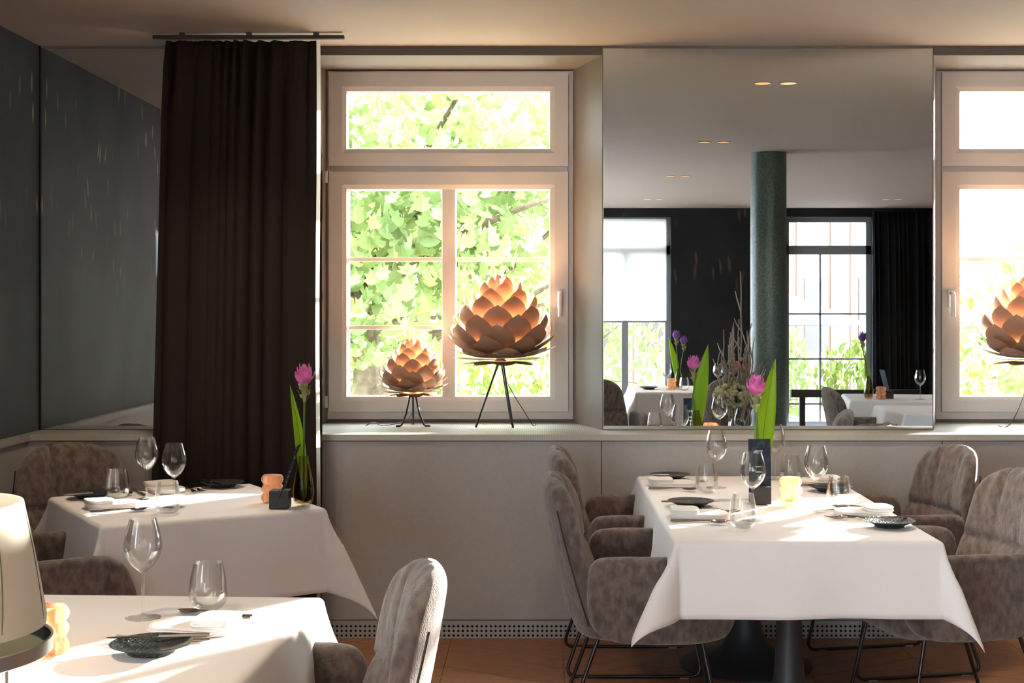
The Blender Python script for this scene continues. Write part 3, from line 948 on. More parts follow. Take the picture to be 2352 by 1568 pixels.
def make_chair():
    r = thing('dining_chair', 'brown velvet armchair', 'chair')
    backrest_mesh().build('backrest', 'velvet', r, angle=180)
    # piping line at the rear edge of the backrest
    pip = MB()
    for s in (-1, 1):
        pts = []
        for j in range(15):
            q = .08 + .72 * j / 14
            wq = .225 + .035 * math.sin(min(1, q / .6) * PI / 2) - .055 * max(0, (q - .35) / .65)
            pts.append((-.185 - .085 * q - .035 * math.sin(q * PI * .5) + .070 * (1 - .35 * q) - .038, s * (wq - .0035), .375 + .54 * q))
        pip.tube(pts, .003, 6)
    pip.build('piping', 'velvet_seam', r)
    # seat
    so = smooth_poly([(-.20, -.27), (.18, -.27), (.325, -.24), (.335, 0), (.325, .24), (.18, .27), (-.20, .27), (-.23, 0)], 3)
    MB().slab(so, .115, .045, 5, place=lambda a, b, c: (a, b, .425 + c + (.012 if c > 0 else 0) * (1 - (b / .28) ** 2))).build('seat', 'velvet', r, angle=180)
    # arms
    ao = smooth_poly([(-.165, .385), (.10, .372), (.27, .385), (.325, .44), (.325, .53), (.285, .63), (.22, .668), (.05, .668), (-.09, .668), (-.155, .655), (-.175, .58)], 3)
    for s in (-1, 1):
        MB().slab(ao, .060, .026, 4, place=lambda a, b, c: (a, s * (.285 + .02 * math.cos(max(0, a + .05) * 4) - .35 * max(0, -a - .05) ** 1.3) + c, b)).build('armrest', 'velvet', r, angle=180)
    # sled frames
    for s in (-1, 1):
        rr = .0072
        pts = [(-.13, s * .215, .385)] + [(-.255, s * .245, .05)]
        pts = [Vector(p) for p in pts]
        c1 = bez((-.248, s * .243, .055), (-.262, s * .247, rr), (-.215, s * .247, rr), 6)
        c2 = bez((.245, s * .247, rr), (.292, s * .247, rr), (.283, s * .243, .055), 6)
        path = [Vector((-.13, s * .215, .385))] + c1 + c2 + [Vector((.215, s * .215, .385))]
        MB().tube(path, rr, 10).build('sled_leg', 'leg_metal', r)
        for x in (-.19, .22):
            MB().box(x - .018, x + .018, s * .247 - .006, s * .247 + .006, 0, .006).build('foot_glide', 'foot_pad', r, smooth=False)
    return r
chair = make_chair()
CH = 'brown velvet armchair'
place(chair, (.340, 4.88, 0), R(-2), CH + ' with its back turned, at the mirror table beside the hanging cloth point')
place(chair, (.365, 5.80, 0), R(0), CH + ' at the mirror table close to the panelled wall')
place(chair, (1.48, 4.93, 0), R(192), CH + ' and sunlit pleated back at the mirror table')
place(chair, (1.50, 5.80, 0), R(192), CH + ' between the mirror table and the sunlit window wall')
place(chair, (-.545, 3.10, 0), R(190), CH + ' pushed up to the table with the cream lamp')
place(chair, (-1.80, 4.76, 0), R(31), CH + ' at the angled table, hidden by the cream lamp')
place(chair, (-1.89, 5.70, 0), R(-57), CH + ' in the corner behind the angled table')
# chairs seen only in the mirror
for k, (x, y, a) in enumerate([(.50, 1.88, 80), (1.62, 1.15, -88), (3.62, 1.55, 185), (2.42, 2.75, 0)]):
    place(chair, (x, y, 0), R(a), 'brown armchair of the tables that only the mirror shows', 'chairs seen only in the mirror')

# ================================================================== TABLEWARE
def make_wineglass():
    r = thing('wine_glass', 'clear stemmed wine glass', 'wine glass')
    bowl = [(.0035, .108), (.010, .113), (.024, .124), (.037, .142), (.0445, .162), (.0455, .176), (.043, .196), (.038, .216), (.0315, .239), (.0305, .239), (.037, .216), (.042, .196), (.0445, .176), (.0435, .162), (.036, .1432), (.023, .126), (.009, .116), (.0005, .114)]
    MB().lathe(bowl, 36).build('bowl', 'glass_clear', r, angle=60)
    stem = [(.0035, .010), (.0032, .03), (.003, .06), (.0032, .09), (.0035, .108)]
    MB().lathe(stem, 14).build('stem', 'glass_clear', r)
    MB().lathe([(.0425, 0), (.0425, .0012), (.030, .003), (.012, .006), (.0036, .011), (.0005, .011)], 36).build('foot', 'glass_clear', r, angle=60)
    return r
def make_tumbler():
    r = thing('water_tumbler', 'clear stemless tumbler', 'glass')
    prof = [(.022, 0), (.034, .006), (.043, .018), (.0472, .034), (.0462, .052), (.0425, .085), (.0355, .118), (.0345, .118), (.0415, .085), (.0450, .052), (.0458, .034), (.0415, .02), (.032, .012), (.0005, .011)]
    MB().lathe(prof, 36).build('tumbler_body', 'glass_clear', r, angle=60)
    return r
def make_plate():
    r = thing('side_plate', 'dark side plate', 'plate')
    MB().lathe([(.05, 0), (.052, .006), (.070, .014), (.088, .021), (.0885, .0225), (.087, .0225), (.068, .0165), (.045, .012), (.0005, .0115)], 48).build('plate_body', 'plate_dark', r, angle=50)
    return r
def strip(mb, pts, mi=0):
    """cutlery bar: pts = (x, halfwidth, z, thickness)"""
    vs = []; fs = []
    for (x, hw, z, t) in pts:
        vs += [(x, -hw, z), (x, -hw * .5, z + t), (x, hw * .5, z + t), (x, hw, z), (x, 0, z - t * .4)]
    n = len(pts)
    for i in range(n - 1):
        for k in range(5):
            l = (k + 1) % 5
            fs.append((i * 5 + k, (i + 1) * 5 + k, (i + 1) * 5 + l, i * 5 + l))
    fs.append((0, 1, 2, 3, 4)); fs.append(tuple(reversed([(n - 1) * 5 + k for k in range(5)])))
    return mb.add(vs, fs, mi)
HANDLE = [(-.105, .007, .003, .003), (-.09, .0085, .003, .003), (-.05, .006, .004, .003), (.0, .0035, .008, .003)]
def make_fork():
    r = thing('fork', 'steel fork', 'fork')
    mb = strip(MB(), HANDLE + [(.03, .003, .010, .003), (.042, .009, .008, .002), (.055, .012, .006, .0018), (.065, .012, .005, .0016)])
    mb.build('handle', 'steel', r)
    for k in range(4):
        y = -.0097 + k * .00647
        m2 = MB(); m2.tube([(.063, y, .0055), (.08, y, .005), (.098, y, .009)], [.0016, .0014, .0008], 6)
        m2.build('tine', 'steel', r)
    return r
def make_knife(L=1.0):
    r = thing('knife', 'steel knife', 'knife')
    mb = strip(MB(), [(-.11, .006, .003, .004), (-.1, .008, .003, .005), (-.04, .0065, .003, .005), (0, .006, .003, .004)]); mb.build('handle', 'steel', r)
    mb = strip(MB(), [(0, .006, .003, .002), (.02, .0085, .003, .0016), (.07, .009, .003, .0014), (.1, .006, .003, .0012), (.112, .001, .003, .001)]); mb.build('blade', 'steel', r)
    return r
def make_spoon():
    r = thing('spoon', 'steel spoon', 'spoon')
    mb = strip(MB(), HANDLE + [(.035, .003, .010, .003)]); mb.build('handle', 'steel', r)
    def bowl(sg):
        def fn(s, t):
            ph = 2 * PI * s; rr = t
            return (.062 + .031 * rr * math.cos(ph), .020 * rr * math.sin(ph), .010 - .008 * (1 - rr * rr) + sg)
        return fn
    mb = MB().grid(bowl(.0007), 20, 5).grid(bowl(-.0007), 20, 5, flip=True); mb.build('bowl', 'steel', r)
    return r
def make_napkin():
    r = thing('folded_napkin', 'white folded napkin', 'napkin')
    def layer(mb, x0, x1, y0, y1, z0, th, n):
        for k in range(n):
            o = smooth_poly([(x0, y0), ((x0 + x1) / 2, y0 - .001), (x1, y0), (x1, y1), ((x0 + x1) / 2, y1), (x0, y1)], 2)
            d = .0015 * ((k % 2) * 2 - 1)
            mb.slab(o, th / n * 1.02, th / n * .48, 3, place=lambda a, b, c, k=k: (a + d, b + d * .5, z0 + th * (k + .5) / n + c + .0015 * math.sin(a * 40) * (b > 0)))
    mb = MB(); layer(mb, -.105, .10, -.066, .066, 0, .017, 3); mb.build('lower_fold', 'napkin', r)
    mb = MB(); layer(mb, -.107, -.005, -.064, .062, .0165, .016, 3); mb.build('upper_fold', 'napkin', r)
    return r
P_wine, P_tum, P_plate, P_fork, P_knife, P_spoon, P_nap = make_wineglass(), make_tumbler(), make_plate(), make_fork(), make_knife(), make_spoon(), make_napkin()
TT = TZ + .0016
def setting(pos, ang, where, plate_off=(.0, .20), nap_rot=0.0, short=''):
    """one cover: pos = napkin centre, ang = direction the diner faces"""
    c, s = math.cos(ang), math.sin(ang)
    def at(x, y, z=0): return (pos[0] + x * c - y * s, pos[1] + x * s + y * c, TT + z)
    place(P_nap, at(0, 0), ang + nap_rot, 'white folded linen napkin ' + where, 'napkins ' + short)
    place(P_plate, at(*plate_off), ang, 'dark textured side plate ' + where, 'side plates ' + short)
    px_, py_ = plate_off
    place(P_knife, at(px_ - .005, py_ - .045, .0205), ang + .08, 'butter knife on the dark plate ' + where, 'butter knives ' + short)
    place(P_fork, at(.055, .085), ang + .03, 'steel fork between plate and napkin ' + where, 'forks ' + short)
    place(P_fork, at(.045, .110, 0), ang + .08, 'steel fork between plate and napkin ' + where, 'forks ' + short)
    place(P_knife, at(-.005, -.105), ang - .02, 'steel dinner knife beside the napkin ' + where, 'dinner knives ' + short)
    place(P_spoon, at(-.015, -.150), ang - .22, 'steel spoon beside the napkin ' + where, 'spoons ' + short)
W_A = 'on the table under the big mirror'
setting((.565, 5.77), 0, 'at the shaded wall place of the mirror table', (-.0, .215), 0, 'on the mirror table')
setting((.575, 4.91), R(-1), 'at the mirror table place beside the menu card', (-.01, .26), 0, 'on the mirror table')
setting((1.165, 4.96), R(180), 'at the mirror table place beside the votive', (-.03, .27), 0, 'on the mirror table')
setting((1.165, 5.83), R(180), 'at the sunlit window place of the mirror table', (-.02, .235), 0, 'on the mirror table')
W_B = 'on the angled table by the curtain'
setting((-1.60, 5.16), R(31), 'on the angled table before the half-hidden armchair', (-.02, .29), .05, 'on the angled table')
setting((-1.53, 5.60), R(-59), 'on the angled table before the corner armchair', (-.0, .24), 0, 'on the angled table')
W_C = 'on the table with the cream lamp'
setting((-.806, 3.185), R(182), W_C, (.045, .205), R(-8), 'on the lamp table')
def glass_at(proto, x, y, label, group, rz=0): place(proto, (x, y, TT), rz, label, group)
for (x, y, l_) in ((.734, 5.70, 'standing behind the menu card'), (.75, 4.83, 'in front of the APERITIF card'), (1.022, 5.07, 'beside the amber votive'), (1.024, 5.97, 'behind the bright green leaf')):
    glass_at(P_wine, x, y, 'clear stemmed wine glass ' + l_ + ' on the mirror table', 'wine glasses on the mirror table')
for (x, y, l_) in ((.676, 5.565, 'at the shaded place near the wall'), (.690, 4.66, 'in front of the black menu cube'), (1.118, 5.125, 'touching distance from the amber votive glass'), (1.075, 5.88, 'behind the amber votive')):
    glass_at(P_tum, x, y, 'clear stemless tumbler ' + l_ + ' on the mirror table', 'tumblers on the mirror table')
for (x, y, l_) in ((-1.539, 5.37, 'nearer the corner armchair'), (-1.373, 5.15, 'nearer the bud vase')):
    glass_at(P_wine, x, y, 'clear stemmed wine glass ' + l_ + ' on the angled table', 'wine glasses on the angled table')
for (x, y, l_) in ((-1.646, 5.345, 'nearer the corner armchair'), (-1.353, 4.985, 'near the cloth edge facing the cream lamp')):
    glass_at(P_tum, x, y, 'clear stemless tumbler ' + l_ + ' on the angled table', 'tumblers on the angled table')
glass_at(P_wine, -.958, 3.31, 'large clear stemmed wine glass ' + W_C, None)
glass_at(P_tum, -.821, 3.394, 'clear stemless tumbler ' + W_C, None)
for (x, y) in ((1.15, .45), (1.62, .40), (1.05, .10)):
    glass_at(P_wine, x, y, 'wine glass on the mirrored table near the blind', 'wine glasses on the mirrored table')
for (x, y) in ((1.3, .52), (1.72, .50)):
    glass_at(P_tum, x, y, 'tumbler on the mirrored table near the blind', 'tumblers on the mirrored table')
for (x, y) in ((1.0, .30), (1.7, .2)):
    place(P_plate, (x, y, TT), 0, 'dark plate on the mirrored table near the blind', 'plates on the mirrored table')
glass_at(P_wine, 3.10, 1.70, 'wine glass on the mirrored table beside the terrace window', None)

# vases, flowers and leaves
def make_vase():
    r = thing('bud_vase', 'smoked glass teardrop vase', 'vase')
    prof = [(.020, 0), (.030, .004), (.037, .022), (.040, .048), (.0385, .075), (.032, .115), (.024, .15), (.0195, .175), (.019, .189), (.0180, .189), (.0185, .175), (.023, .15), (.031, .115), (.0375, .075), (.039, .048), (.036, .024), (.028, .012), (.0005, .010)]
    MB().lathe(prof, 36).build('vase_glass', 'glass_smoke', r, angle=60)
    MB().lathe([(.0005, .0105), (.027, .0125), (.0352, .025), (.0381, .048), (.0372, .066), (.0005, .066)], 30).build('water', 'glass_water', r, angle=50)
    return r
def petal_mesh(L, W, cup, nl=7, nw=4):
    def fn(s, t):
        w = W * math.sin(min(1, t * 1.02) ** .75 * PI) ** .8 * (1 - .25 * t)
        y = (s - .5) * w
        return (y, -cup * (1 - (2 * s - 1) ** 2) * .25 * W * 4 + .0, L * t)
    return fn
def make_flower(height, pet='flower_pink', lean=(0, 0)):
    r = thing('curcuma_flower', 'pink curcuma flower', 'flower')
    zf = height
    st = bez((0, 0, .018), (lean[0] * .3, lean[1] * .3, zf * .5), (lean[0], lean[1], zf - .06), 10)
    MB().tube(st, .0042, 8).build('stem', 'stem_green', r)
    cx, cy = lean
    rng = random.Random(int(height * 1000))
    # green bracts below
    for k in range(12):
        a = k * 2.4; z = zf - .065 + .0052 * k
        rad = .006 + .012 * math.sin(min(1, (k + 2) / 9) * PI * .6)
        def fn(s, t, a=a, z=z, rad=rad):
            w = .020 * math.sin((.12 + .83 * t) * PI); y = (s - .5) * w
            out = rad + .006 * math.sin(t * PI * .5) + .014 * max(0, t - .55) ** 1.0
            zz = z + .020 * t - .02 * max(0, t - .7)
            ca, sa = math.cos(a), math.sin(a)
            return (cx + out * ca - y * sa, cy + out * sa + y * ca, zz)
        MB().grid(fn, 3, 6).build('bract', 'bract_green', r, angle=180)
    MB().tube([(cx, cy, zf - .075), (cx, cy, zf - .03), (cx, cy, zf + .01)], [.005, .013, .010], 10).build('flower_head', 'bract_green', r)
    # pink petals in three whorls
    for wh, (n, L, W, out, z0) in enumerate(((5, .050, .037, .028, 0.0), (5, .062, .036, .018, .006), (4, .066, .030, .008, .014))):
        for k in range(n):
            a = 2 * PI * (k + .5 * (wh % 2)) / n + .3 + rng.uniform(-.1, .1)
            def fn(s, t, a=a, L=L, W=W, out=out, z0=z0):
                w = W * math.sin(min(1.0, (t * .90 + .10)) ** .9 * PI) ** .7
                y = (s - .5) * w
                o_ = .008 + out * math.sin(t * PI * .5) ** .9 - (1 - (2 * s - 1) ** 2) * -.004
                ca, sa = math.cos(a), math.sin(a)
                return (cx + o_ * ca - y * sa, cy + o_ * sa + y * ca, zf + z0 + L * t - .008)
            MB().grid(fn, 4, 8).build('petal', pet, r, angle=180)
    return r
def make_leaf(pts, W, side, name_mat='leaf_green'):
    """pts: centre line (local), side: lateral direction"""
    r = thing('long_leaf', 'long green leaf', 'leaf')
    a, b, c = [Vector(p) for p in pts]
    sd = Vector(side).normalized()
    def P(t): return a * (1 - t) ** 2 + b * 2 * t * (1 - t) + c * t * t
    def wd(t): return W * (max(0, math.sin(min(1, .06 + .94 * t ** 1.05) * PI)) ** .95 + .10 * (1 - t) ** 2)
    def fn(s, t):
        p = P(t); y = (s - .5) * 2
        up = Vector((0, -1, 0)) * .10 * W * abs(y)
        return p + sd * (wd(t) * .5 * y) + up
    lf = MB().grid(fn, 6, 22).build('blade', name_mat, r, angle=180)
    lf.modifiers.new('thickness', 'SOLIDIFY').thickness = .0006
    MB().tube([P(t / 14) + Vector((0, -.0012, 0)) for t in range(15)], [.0022 * (1 - .8 * t / 14) for t in range(15)], 6).build('midrib', 'leaf_rib', r)
    return r
P_vase = make_vase()
# mirror table
vA = (.856, 5.36)
place(P_vase, (vA[0], vA[1], TT), 0, 'smoked teardrop bud vase with pink flower on the table under the big mirror')
fA = make_flower(.415, lean=(-.012, -.01)); fA.location = (vA[0], vA[1], TT); fA['label'] = 'pink curcuma flower in the vase on the table under the big mirror'
lA = make_leaf([(.006, 0, .03), (.012, .01, .30), (.066, .012, .545)], .078, (1, .15, 0)); lA.location = (vA[0], vA[1], TT); lA['label'] = 'broad bright green leaf in the vase under the big mirror'
# angled table
vB = (-.893, 5.18)
place(P_vase, (vB[0], vB[1], TT), 0, 'smoked teardrop bud vase standing on the angled table by the curtain')
fB = make_flower(.465, lean=(.004, 0)); fB.location = (vB[0], vB[1], TT); fB['label'] = 'pink curcuma flower in the vase on the angled table'
lB = make_leaf([(.006, 0, .03), (.0, .0, .22), (-.050, .0, .455)], .038, (1, .5, 0)); lB.location = (vB[0], vB[1], TT); lB['label'] = 'narrow green leaf in the vase on the angled table'
# mirrored tables
vD = (1.27, .30)
place(P_vase, (vD[0], vD[1], TT), 0, 'bud vase with purple flowers on the mirrored table near the blind')
fD = make_flower(.42, 'flower_purple', (.05, 0)); fD.location = (vD[0], vD[1], TT); tag(fD, 'lower purple flower on the mirrored table near the blind')
fD2 = make_flower(.47, 'flower_purple', (-.02, .02)); fD2.location = (vD[0], vD[1], TT); tag(fD2, 'upper purple flower on the mirrored table near the blind')
lD = make_leaf([(0, 0, .03), (-.02, 0, .25), (-.09, 0, .48)], .06, (1, 0, 0)); lD.location = (vD[0], vD[1], TT); lD['label'] = 'green leaf with the purple flowers in the mirror'
vE = (2.70, 1.62)
place(P_vase, (vE[0], vE[1], TT), 0, 'bud vase on the mirrored table beside the terrace window')
fE = make_flower(.48, 'flower_purple', (-.05, 0)); fE.location = (vE[0], vE[1], TT); tag(fE, 'single purple flower on the mirrored table beside the terrace window')
lE = make_leaf([(0, 0, .03), (-.01, 0, .2), (-.03, 0, .40)], .035, (1, .3, 0)); lE.location = (vE[0], vE[1], TT); lE['label'] = 'slim leaf beside the single purple flower'

# bubble glass votives
def make_votive():
    r = thing('votive_holder', 'amber bubble glass votive holder', 'candle holder')
    def rf(base):
        def f(rr, z, a):
            row = (z / .035); k = int(min(2, max(0, row))); fr = row - k
            ph = (k % 2) * PI / 9
            bz = math.sin(min(1, max(0, fr)) * PI)
            return rr + base * max(0, bz) ** .8 * (abs(math.cos(4.5 * (a + ph))) ** .8)
        return f
    prof = [(.028, 0)] + [(.0335, .001 + .103 * i / 36) for i in range(37)]
    MB().lathe([(.0005, 0)] + prof + [(.0305, .1045), (.0295, .10), (.0295, .012), (.0005, .010)], 72, rfun=lambda rr, z, a: rf(.010)(rr, z, a) if rr > .032 else rr).build('bubble_glass', 'glass_amber', r, angle=180)
    MB().lathe([(.0005, .0105), (.0195, .0105), (.0195, .026), (.0005, .0265)], 24).build('tealight', 'napkin', r, angle=40)
    return r
P_vot = make_votive()
place(P_vot, (.954, 5.215, TT), .2, 'amber bubble glass votive holder glowing on the table under the big mirror')
place(P_vot, (-1.030, 5.285, TT), .5, 'amber bubble glass votive half hidden behind the card cube on the angled table')
place(P_vot, (-1.062, 2.965, TT), .9, 'pink-amber bubble glass votive behind the cream table lamp')
place(P_vot, (1.20, .40, TT), .2, 'pink bubble glass votive on the mirrored table near the blind')
place(P_vot, (2.78, 1.70, TT), .2, 'small votive on the mirrored table beside the terrace window')

# menu card holders
def text_mesh(txt, size, name):
    cu = bpy.data.curves.new(name, 'FONT'); cu.body = txt; cu.size = size; cu.align_x = 'CENTER'; cu.extrude = .0001
    o = bpy.data.objects.new(name, cu); COL.objects.link(o)
    bpy.context.view_layer.update()
    me = bpy.data.meshes.new_from_object(o.evaluated_get(bpy.context.evaluated_depsgraph_get()))
    bpy.data.objects.remove(o); me.materials.clear(); me.materials.append(M['print_white'])
    return me
def make_holder(loc, rz, label, lean, text=True):
    r = thing('menu_holder', label, 'menu holder', loc, rz)
    MB().bbox(-.036, .036, -.036, .036, 0, .066, .002).build('cube', 'cube_black', r, smooth=False)
    MB().box(-.0355, .0355, -.0022, .0022, .0658, .0665).build('slot', 'black_void', r, smooth=False)
    card = MB().box(-.043, .043, -.0006, .0006, 0, .205).build('menu_card', ['card_blue'], r, smooth=False)
    card.location = (0, -.002, .040); card.rotation_euler = (lean, 0, 0)
    if text:
        for (body, s, y, z, rot, sx) in (('APERITIF', .017, -.0009, .150, 0, .55), ('MENU', .017, .0009, .128, PI, .8)):
            me = text_mesh(body, s, 'lettering')
            t = mesh_obj('lettering', me, card); t.location = (-.006 if rot == 0 else .0, y, z); t.rotation_euler = (PI / 2, 0, rot); t.scale = (sx, 1.0, 1)
        for k, (wd_, z) in enumerate(((.034, .098), (.028, .078), (.014, .058))):
            MB().box(-wd_ / 2, wd_ / 2, .0006, .0009, z, z + .003).build('print_line', 'print_white', card, smooth=False)
            MB().box(-wd_ / 2, wd_ / 2, -.0009, -.0006, z, z + .003).build('print_line', 'print_white', card, smooth=False)
    return r
make_holder((.842, 5.245, TT), R(4), 'black cube menu holder with dark blue card reading APERITIF', R(-4))
make_holder((-.972, 5.135, TT), R(91), 'black cube holder with a leaning blue-grey card on the angled table', R(19))
make_holder((2.86, 1.60, TT), R(75), 'black cube card holder on the mirrored table beside the terrace window', R(-15), False)

# ================================================================== PINECONE LAMPS
LAYERS = [  # anchor r, anchor z, tip r, tip z, width, count
    (.045, .012, .19, -.004, .125, 8), (.060, .018, .25, .030, .150, 8), (.075, .028, .275, .085, .165, 8),
    (.100, .040, .268, .140, .172, 8), (.115, .060, .244, .192, .172, 7), (.120, .095, .226, .238, .165, 7), (.115, .140, .203, .282, .158, 7),
    (.102, .190, .172, .326, .145, 7), (.085, .235, .138, .362, .130, 6), (.065, .270, .100, .393, .105, 6), (.042, .295, .062, .418, .08, 5), (.018, .310, .028, .435, .055, 4)]
def pinecone(loc, S, rz, label, legs, phase=0.0, bent=False, cord=None, watt=16.0):
    r = thing('pinecone_lamp', label, 'lamp', loc, rz)
    zb = legs[0][0][2]
    for li, (ra, za, rt, zt, W, n) in enumerate(LAYERS):
        ctrl = (max(rt, ra) + .014 if li > 3 else (ra + rt) / 2, za + (zt - za) * (.45 if li > 3 else .12))
        me = None
        def curve(t):
            x = ra * (1 - t) ** 2 + ctrl[0] * 2 * t * (1 - t) + rt * t * t
            z = za * (1 - t) ** 2 + ctrl[1] * 2 * t * (1 - t) + zt * t * t
            return x, z
        def fn(off):
            def g(s, t):
                x, z = curve(t)
                w = W * (.62 + .38 * math.sin(t / .42 * PI / 2)) if t < .42 else W * max(0, 1 - ((t - .42) / .58) ** 1.9) ** .8
                y = (s - .5) * w
                R_ = max(x, .06)
                an = y / R_ * .85
                xx = x + off
                return (S * (xx * math.cos(an)), S * (xx * math.sin(an) + y * .15), S * (z + off * .3))
            return g
        mb = MB().grid(fn(.0015), 4, 7, 0).grid(fn(-.0015), 4, 7, 1, flip=True)
        for k in range(n):
            a = 2 * PI * (k + .5 * (li % 2) + phase) / n
            if me is None:
                o = mb.build('petal', ['copper_petal', 'petal_inner'], r, angle=180); me = o.data
            else:
                o = mesh_obj('petal', me, r)
            o.location = (0, 0, zb); o.rotation_euler = (0, 0, a)
    MB().lathe([(.022 * S, zb - .01), (.030 * S, zb + .01), (.018 * S, zb + .03 * S), (.016 * S, zb + .10 * S), (.0, zb + .10 * S)], 16).build('socket', 'lamp_black', r)
    MB().sphere((0, 0, zb + .15 * S), .042 * S, 16, 10).build('bulb', 'bulb', r)
    for path in legs:
        MB().tube(path, .0055 if not bent else .0048, 8).build('leg', 'lamp_black', r)
    if cord: MB().tube(cord, .0022, 6).build('cord', 'lamp_black', r)
    ld = bpy.data.lights.new('bulb_light', 'POINT'); ld.energy = watt; ld.color = (1.0, .60, .28); ld.shadow_soft_size = .045 * S
    lo = bpy.data.objects.new('bulb_light', ld); COL.objects.link(lo); lo.parent = r; lo.location = (0, 0, zb + .20 * S)
    return r
def cordpath(pts):
    out = []
    for i in range(len(pts) - 2):
        pass
    v = [Vector(p) for p in pts]
    for i in range(len(v) - 1):
        a, b = v[i], v[i + 1]; p0 = v[max(0, i - 1)]; p3 = v[min(len(v) - 1, i + 2)]
        for k in range(6):
            t = k / 6
            out.append(.5 * ((2 * a) + (b - p0) * t + (2 * p0 - 5 * a + 4 * b - p3) * t * t + (3 * a - p0 - 3 * b + p3) * t ** 3))
    out.append(v[-1]); return out
# tall lamp
lx, ly = (1150 - U0) * 6.62 / F, 6.62
zl = .305
legs = [[(.0 - .012, 0, zl), (-.115, -.10, .006)], [(.012, .0, zl), (.062, -.13, .006)], [(.004, .01, zl), (.052, .05, .006)]]
pinecone((lx, ly, ZS), 1.0, 0, 'tall copper pinecone lamp on straight tripod legs beside the window handle', legs, .2,
         cord=cordpath([(.0, .01, zl), (.02, .0, .24), (.06, .0, .16), (.12, .02, .06), (.155, .03, .004), (.17, .08, .003)]))
# small lamp
lx, ly = (948 - U0) * 6.66 / F, 6.66
zs = .150
legs = [[(-.014, 0, zs), (-.03, -.02, .06), (-.048, -.045, .010), (-.056, -.052, .005), (-.075, -.06, .005)],
        [(.014, 0, zs), (.035, -.02, .06), (.058, -.04, .010), (.066, -.046, .005), (.088, -.052, .005)],
        [(0, .01, zs), (-.002, .045, .06), (-.004, .07, .010), (-.006, .08, .005), (-.008, .10, .005)]]
pinecone((lx, ly, ZS), .645, 0, 'small copper pinecone lamp on short bent tripod feet near the curtain', legs, .35, True,
         cord=cordpath([(-.006, .03, .06), (-.03, -.01, .03), (-.09, -.04, .012), (-.15, -.03, .006), (-.18, -.02, .018), (-.205, -.02, .014), (-.225, -.02, .003)]), watt=8.0)
# lamp of the other window
lx, ly = (2368 - U0) * 6.62 / F, 6.62
legs = [[(-.012, 0, zl), (-.05, -.14, .006)], [(.012, .0, zl), (.11, -.09, .006)], [(.004, .01, zl), (.03, .09, .006)]]
pinecone((lx, ly, ZS), 1.0, 0, 'tall copper pinecone lamp in the window right of the big mirror', legs, .05,
         cord=cordpath([(0, .0, zl), (-.02, .0, .2), (-.08, -.02, .06), (-.125, -.03, .004), (-.15, .02, .003)]))

# ================================================================== CREAM TABLE LAMP
d0 = 2.25
cl = thing('table_lamp', 'cream conical table lamp with mirrored disc on a white tablecloth', 'lamp', (-.45 * d0, d0, TT))
zd = H - .2443 * d0 - TT; zsb = H - .2290 * d0 - TT; ztp = H - .1433 * d0 - TT
rd, rb_, rt_ = .090 * d0, .085 * d0, .069 * d0
sh = [(rb_, zsb - .012), (rb_ + .001, zsb)] + [(rb_ + (rt_ - rb_) * t ** 1.15, zsb + (ztp - zsb) * t) for t in (.15, .3, .45, .6, .75, .9)] + [(rt_, ztp), (rt_ - .006, ztp)]
sh += [(rb_ - .007 + (rt_ - rb_) * t ** 1.15, zsb + (ztp - zsb) * t) for t in (.9, .6, .3, .0)]
MB().lathe(sh, 64, close=True).build('lamp_shade', 'shade_cream', cl, angle=50)
for k in range(10):
    a = 2 * PI * (k + .18) / 10
    pts = []
    for t in [i / 8 for i in range(9)]:
        rr = rb_ + (rt_ - rb_) * t ** 1.15 + .0002
        a2 = a + .10 * math.sin(t * PI / 2)
        pts.append((rr * math.cos(a2), rr * math.sin(a2), zsb + (ztp - zsb) * t))
    MB().tube(pts, .0011, 5).build('shade_seam', 'shade_seam', cl)
MB().lathe([(.0005, zd - .004), (rd - .006, zd - .004), (rd - .004, zd + .0005), (.0005, zd + .0005)], 64).build('mirrored_disc', 'disc_green', cl, angle=40)
MB().lathe([(rd - .0035, zd - .022), (rd, zd - .020), (rd, zd + .002), (rd - .0035, zd + .003)], 64, close=True).build('disc_rim', 'disc_silver', cl, angle=40)
for k in range(3):
    a = R(-8 + 120 * k)
    MB().tube([(.145 * math.cos(a), .145 * math.sin(a), .0), (.145 * math.cos(a), .145 * math.sin(a), zd - .0045)], .0052, 10).build('post', 'disc_silver', cl)
MB().lathe([(.0005, .0), (.165, 0), (.165, .008), (.155, .012), (.0005, .012)], 48).build('base_plate', 'disc_silver', cl, angle=40)

# ================================================================== THINGS SEEN IN THE MIRROR
colm = thing('stone_column', 'round dark green speckled stone column seen in the mirror', 'column', (1.818, 1.97, 0))
MB().lathe([(.142, 0), (.142, ZC)], 48).build('shaft', 'column_stone', colm)
MB().lathe([(.160, 0), (.160, .08), (.146, .10), (.1425, .10)], 48).build('plinth', 'column_stone', colm)
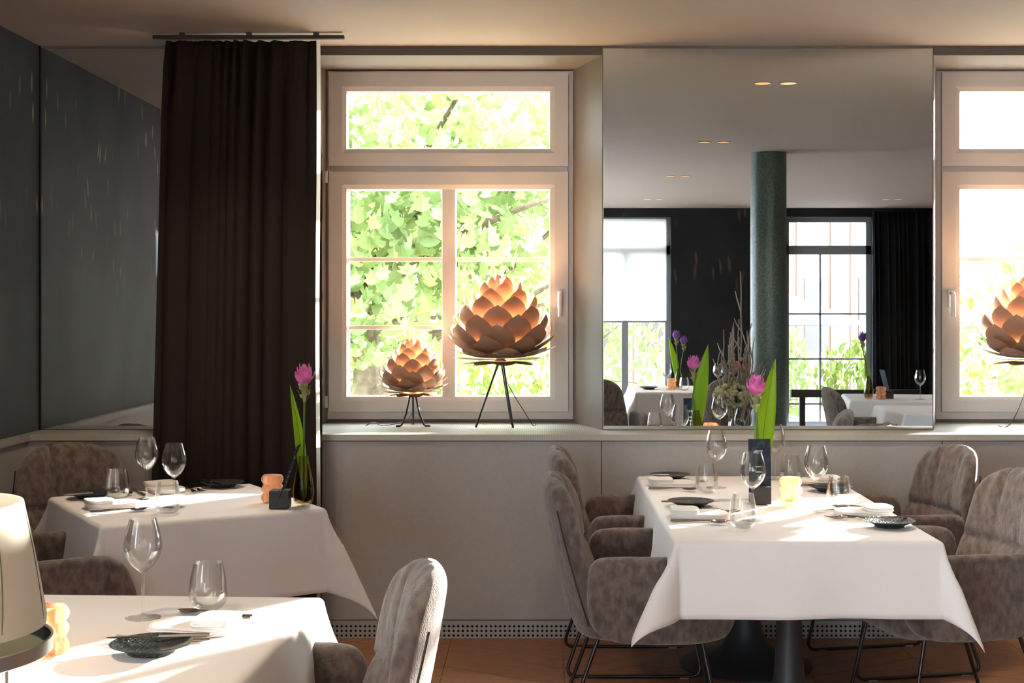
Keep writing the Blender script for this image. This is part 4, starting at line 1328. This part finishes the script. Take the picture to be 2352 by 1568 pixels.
# branch arrangement on a side table
sd = thing('side_table', 'low round black side table under the dried branches', 'side table', (1.47, 2.6, 0))
MB().lathe([(.2, .475), (.205, .49), (.2, .50), (.0005, .50)], 40).build('table_top', 'table_black', sd)
MB().lathe([(.15, 0), (.15, .012), (.02, .02), (.018, .475)], 32).build('pedestal', 'table_black', sd)
bv = thing('branch_vase', 'clear glass vase holding dried branches in the mirror', 'vase', (1.47, 2.6, .5))
MB().lathe([(.05, 0), (.06, .01), (.066, .05), (.06, .12), (.047, .2), (.042, .24), (.040, .24), (.045, .2), (.058, .12), (.063, .05), (.056, .016), (.0005, .014)], 32).build('vase_glass', 'glass_clear', bv, angle=60)
br = thing('dried_branches', 'tall pale dried branches with pink buds seen in the mirror', 'branches', (1.47, 2.6, .5))
rng = random.Random(21)
for k in range(26):
    h = rng.uniform(.55, 1.0) if k else 1.27
    a = rng.uniform(0, 2 * PI); sp_ = rng.uniform(.04, .2)
    e = Vector((math.cos(a) * sp_ + .02, math.sin(a) * sp_ * .6, h)) if k else Vector((.04, 0, 1.27))
    mid = Vector((e.x * .9, e.y * .9, h * .45))
    pts = bez((rng.uniform(-.015, .015), rng.uniform(-.015, .015), .03), mid, e, 9)
    for q in range(4, 10): pts[q] = pts[q] + Vector((rng.uniform(-.012, .012), 0, 0))
    mb = MB().tube(pts, [.0105 * (1 - .65 * i / 9) for i in range(10)], 6)
    for q in (5, 6, 7):
        b0 = pts[q]; d_ = Vector((rng.uniform(-.07, .07), rng.uniform(-.05, .05), rng.uniform(.06, .14)))
        mb.tube([b0, b0 + d_ * .6, b0 + d_ + Vector((0, 0, .02))], [.006, .005, .0028], 5)
    mb.build('twig', 'twig', br)
buds = MB()
for k in range(60):
    buds.sphere((rng.gauss(.0, .06), rng.gauss(0, .05), rng.uniform(.30, .62)), rng.uniform(.008, .016), 6, 4)
tag(buds.build('dried_buds', 'dried_pink', br), kind='stuff')
hy = thing('hydrangea', 'pale green dried hydrangea head among the branches', 'flower', (1.47, 2.6, .5))
hm = MB()
for k in range(260):
    v = Vector((rng.gauss(0, 1), rng.gauss(0, 1), rng.gauss(0, 1))).normalized()
    c_ = Vector((-.03, .02, .34)) + Vector((v.x * .14, v.y * .09, v.z * .085))
    hm.sphere(c_, rng.uniform(.012, .02), 6, 4)
tag(hm.build('florets', 'hydrangea', hy), kind='stuff')
MB().tube([(0, 0, .03), (-.01, .01, .2), (-.03, .02, .33)], .004, 6).build('stalk', 'twig', hy)
# dark handrail in front of the terrace window
hr = thing('handrail', 'black handrail in front of the terrace window in the mirror', 'railing', (3.25, -1.5, 0))
MB().bbox(-.62, .75, -.03, .03, .56, .64, .008).build('rail', 'rail_black', hr)
for x in (-.5, .1, .65): MB().bbox(x - .03, x + .03, -.02, .02, 0, .56, .004).build('post', 'rail_black', hr)
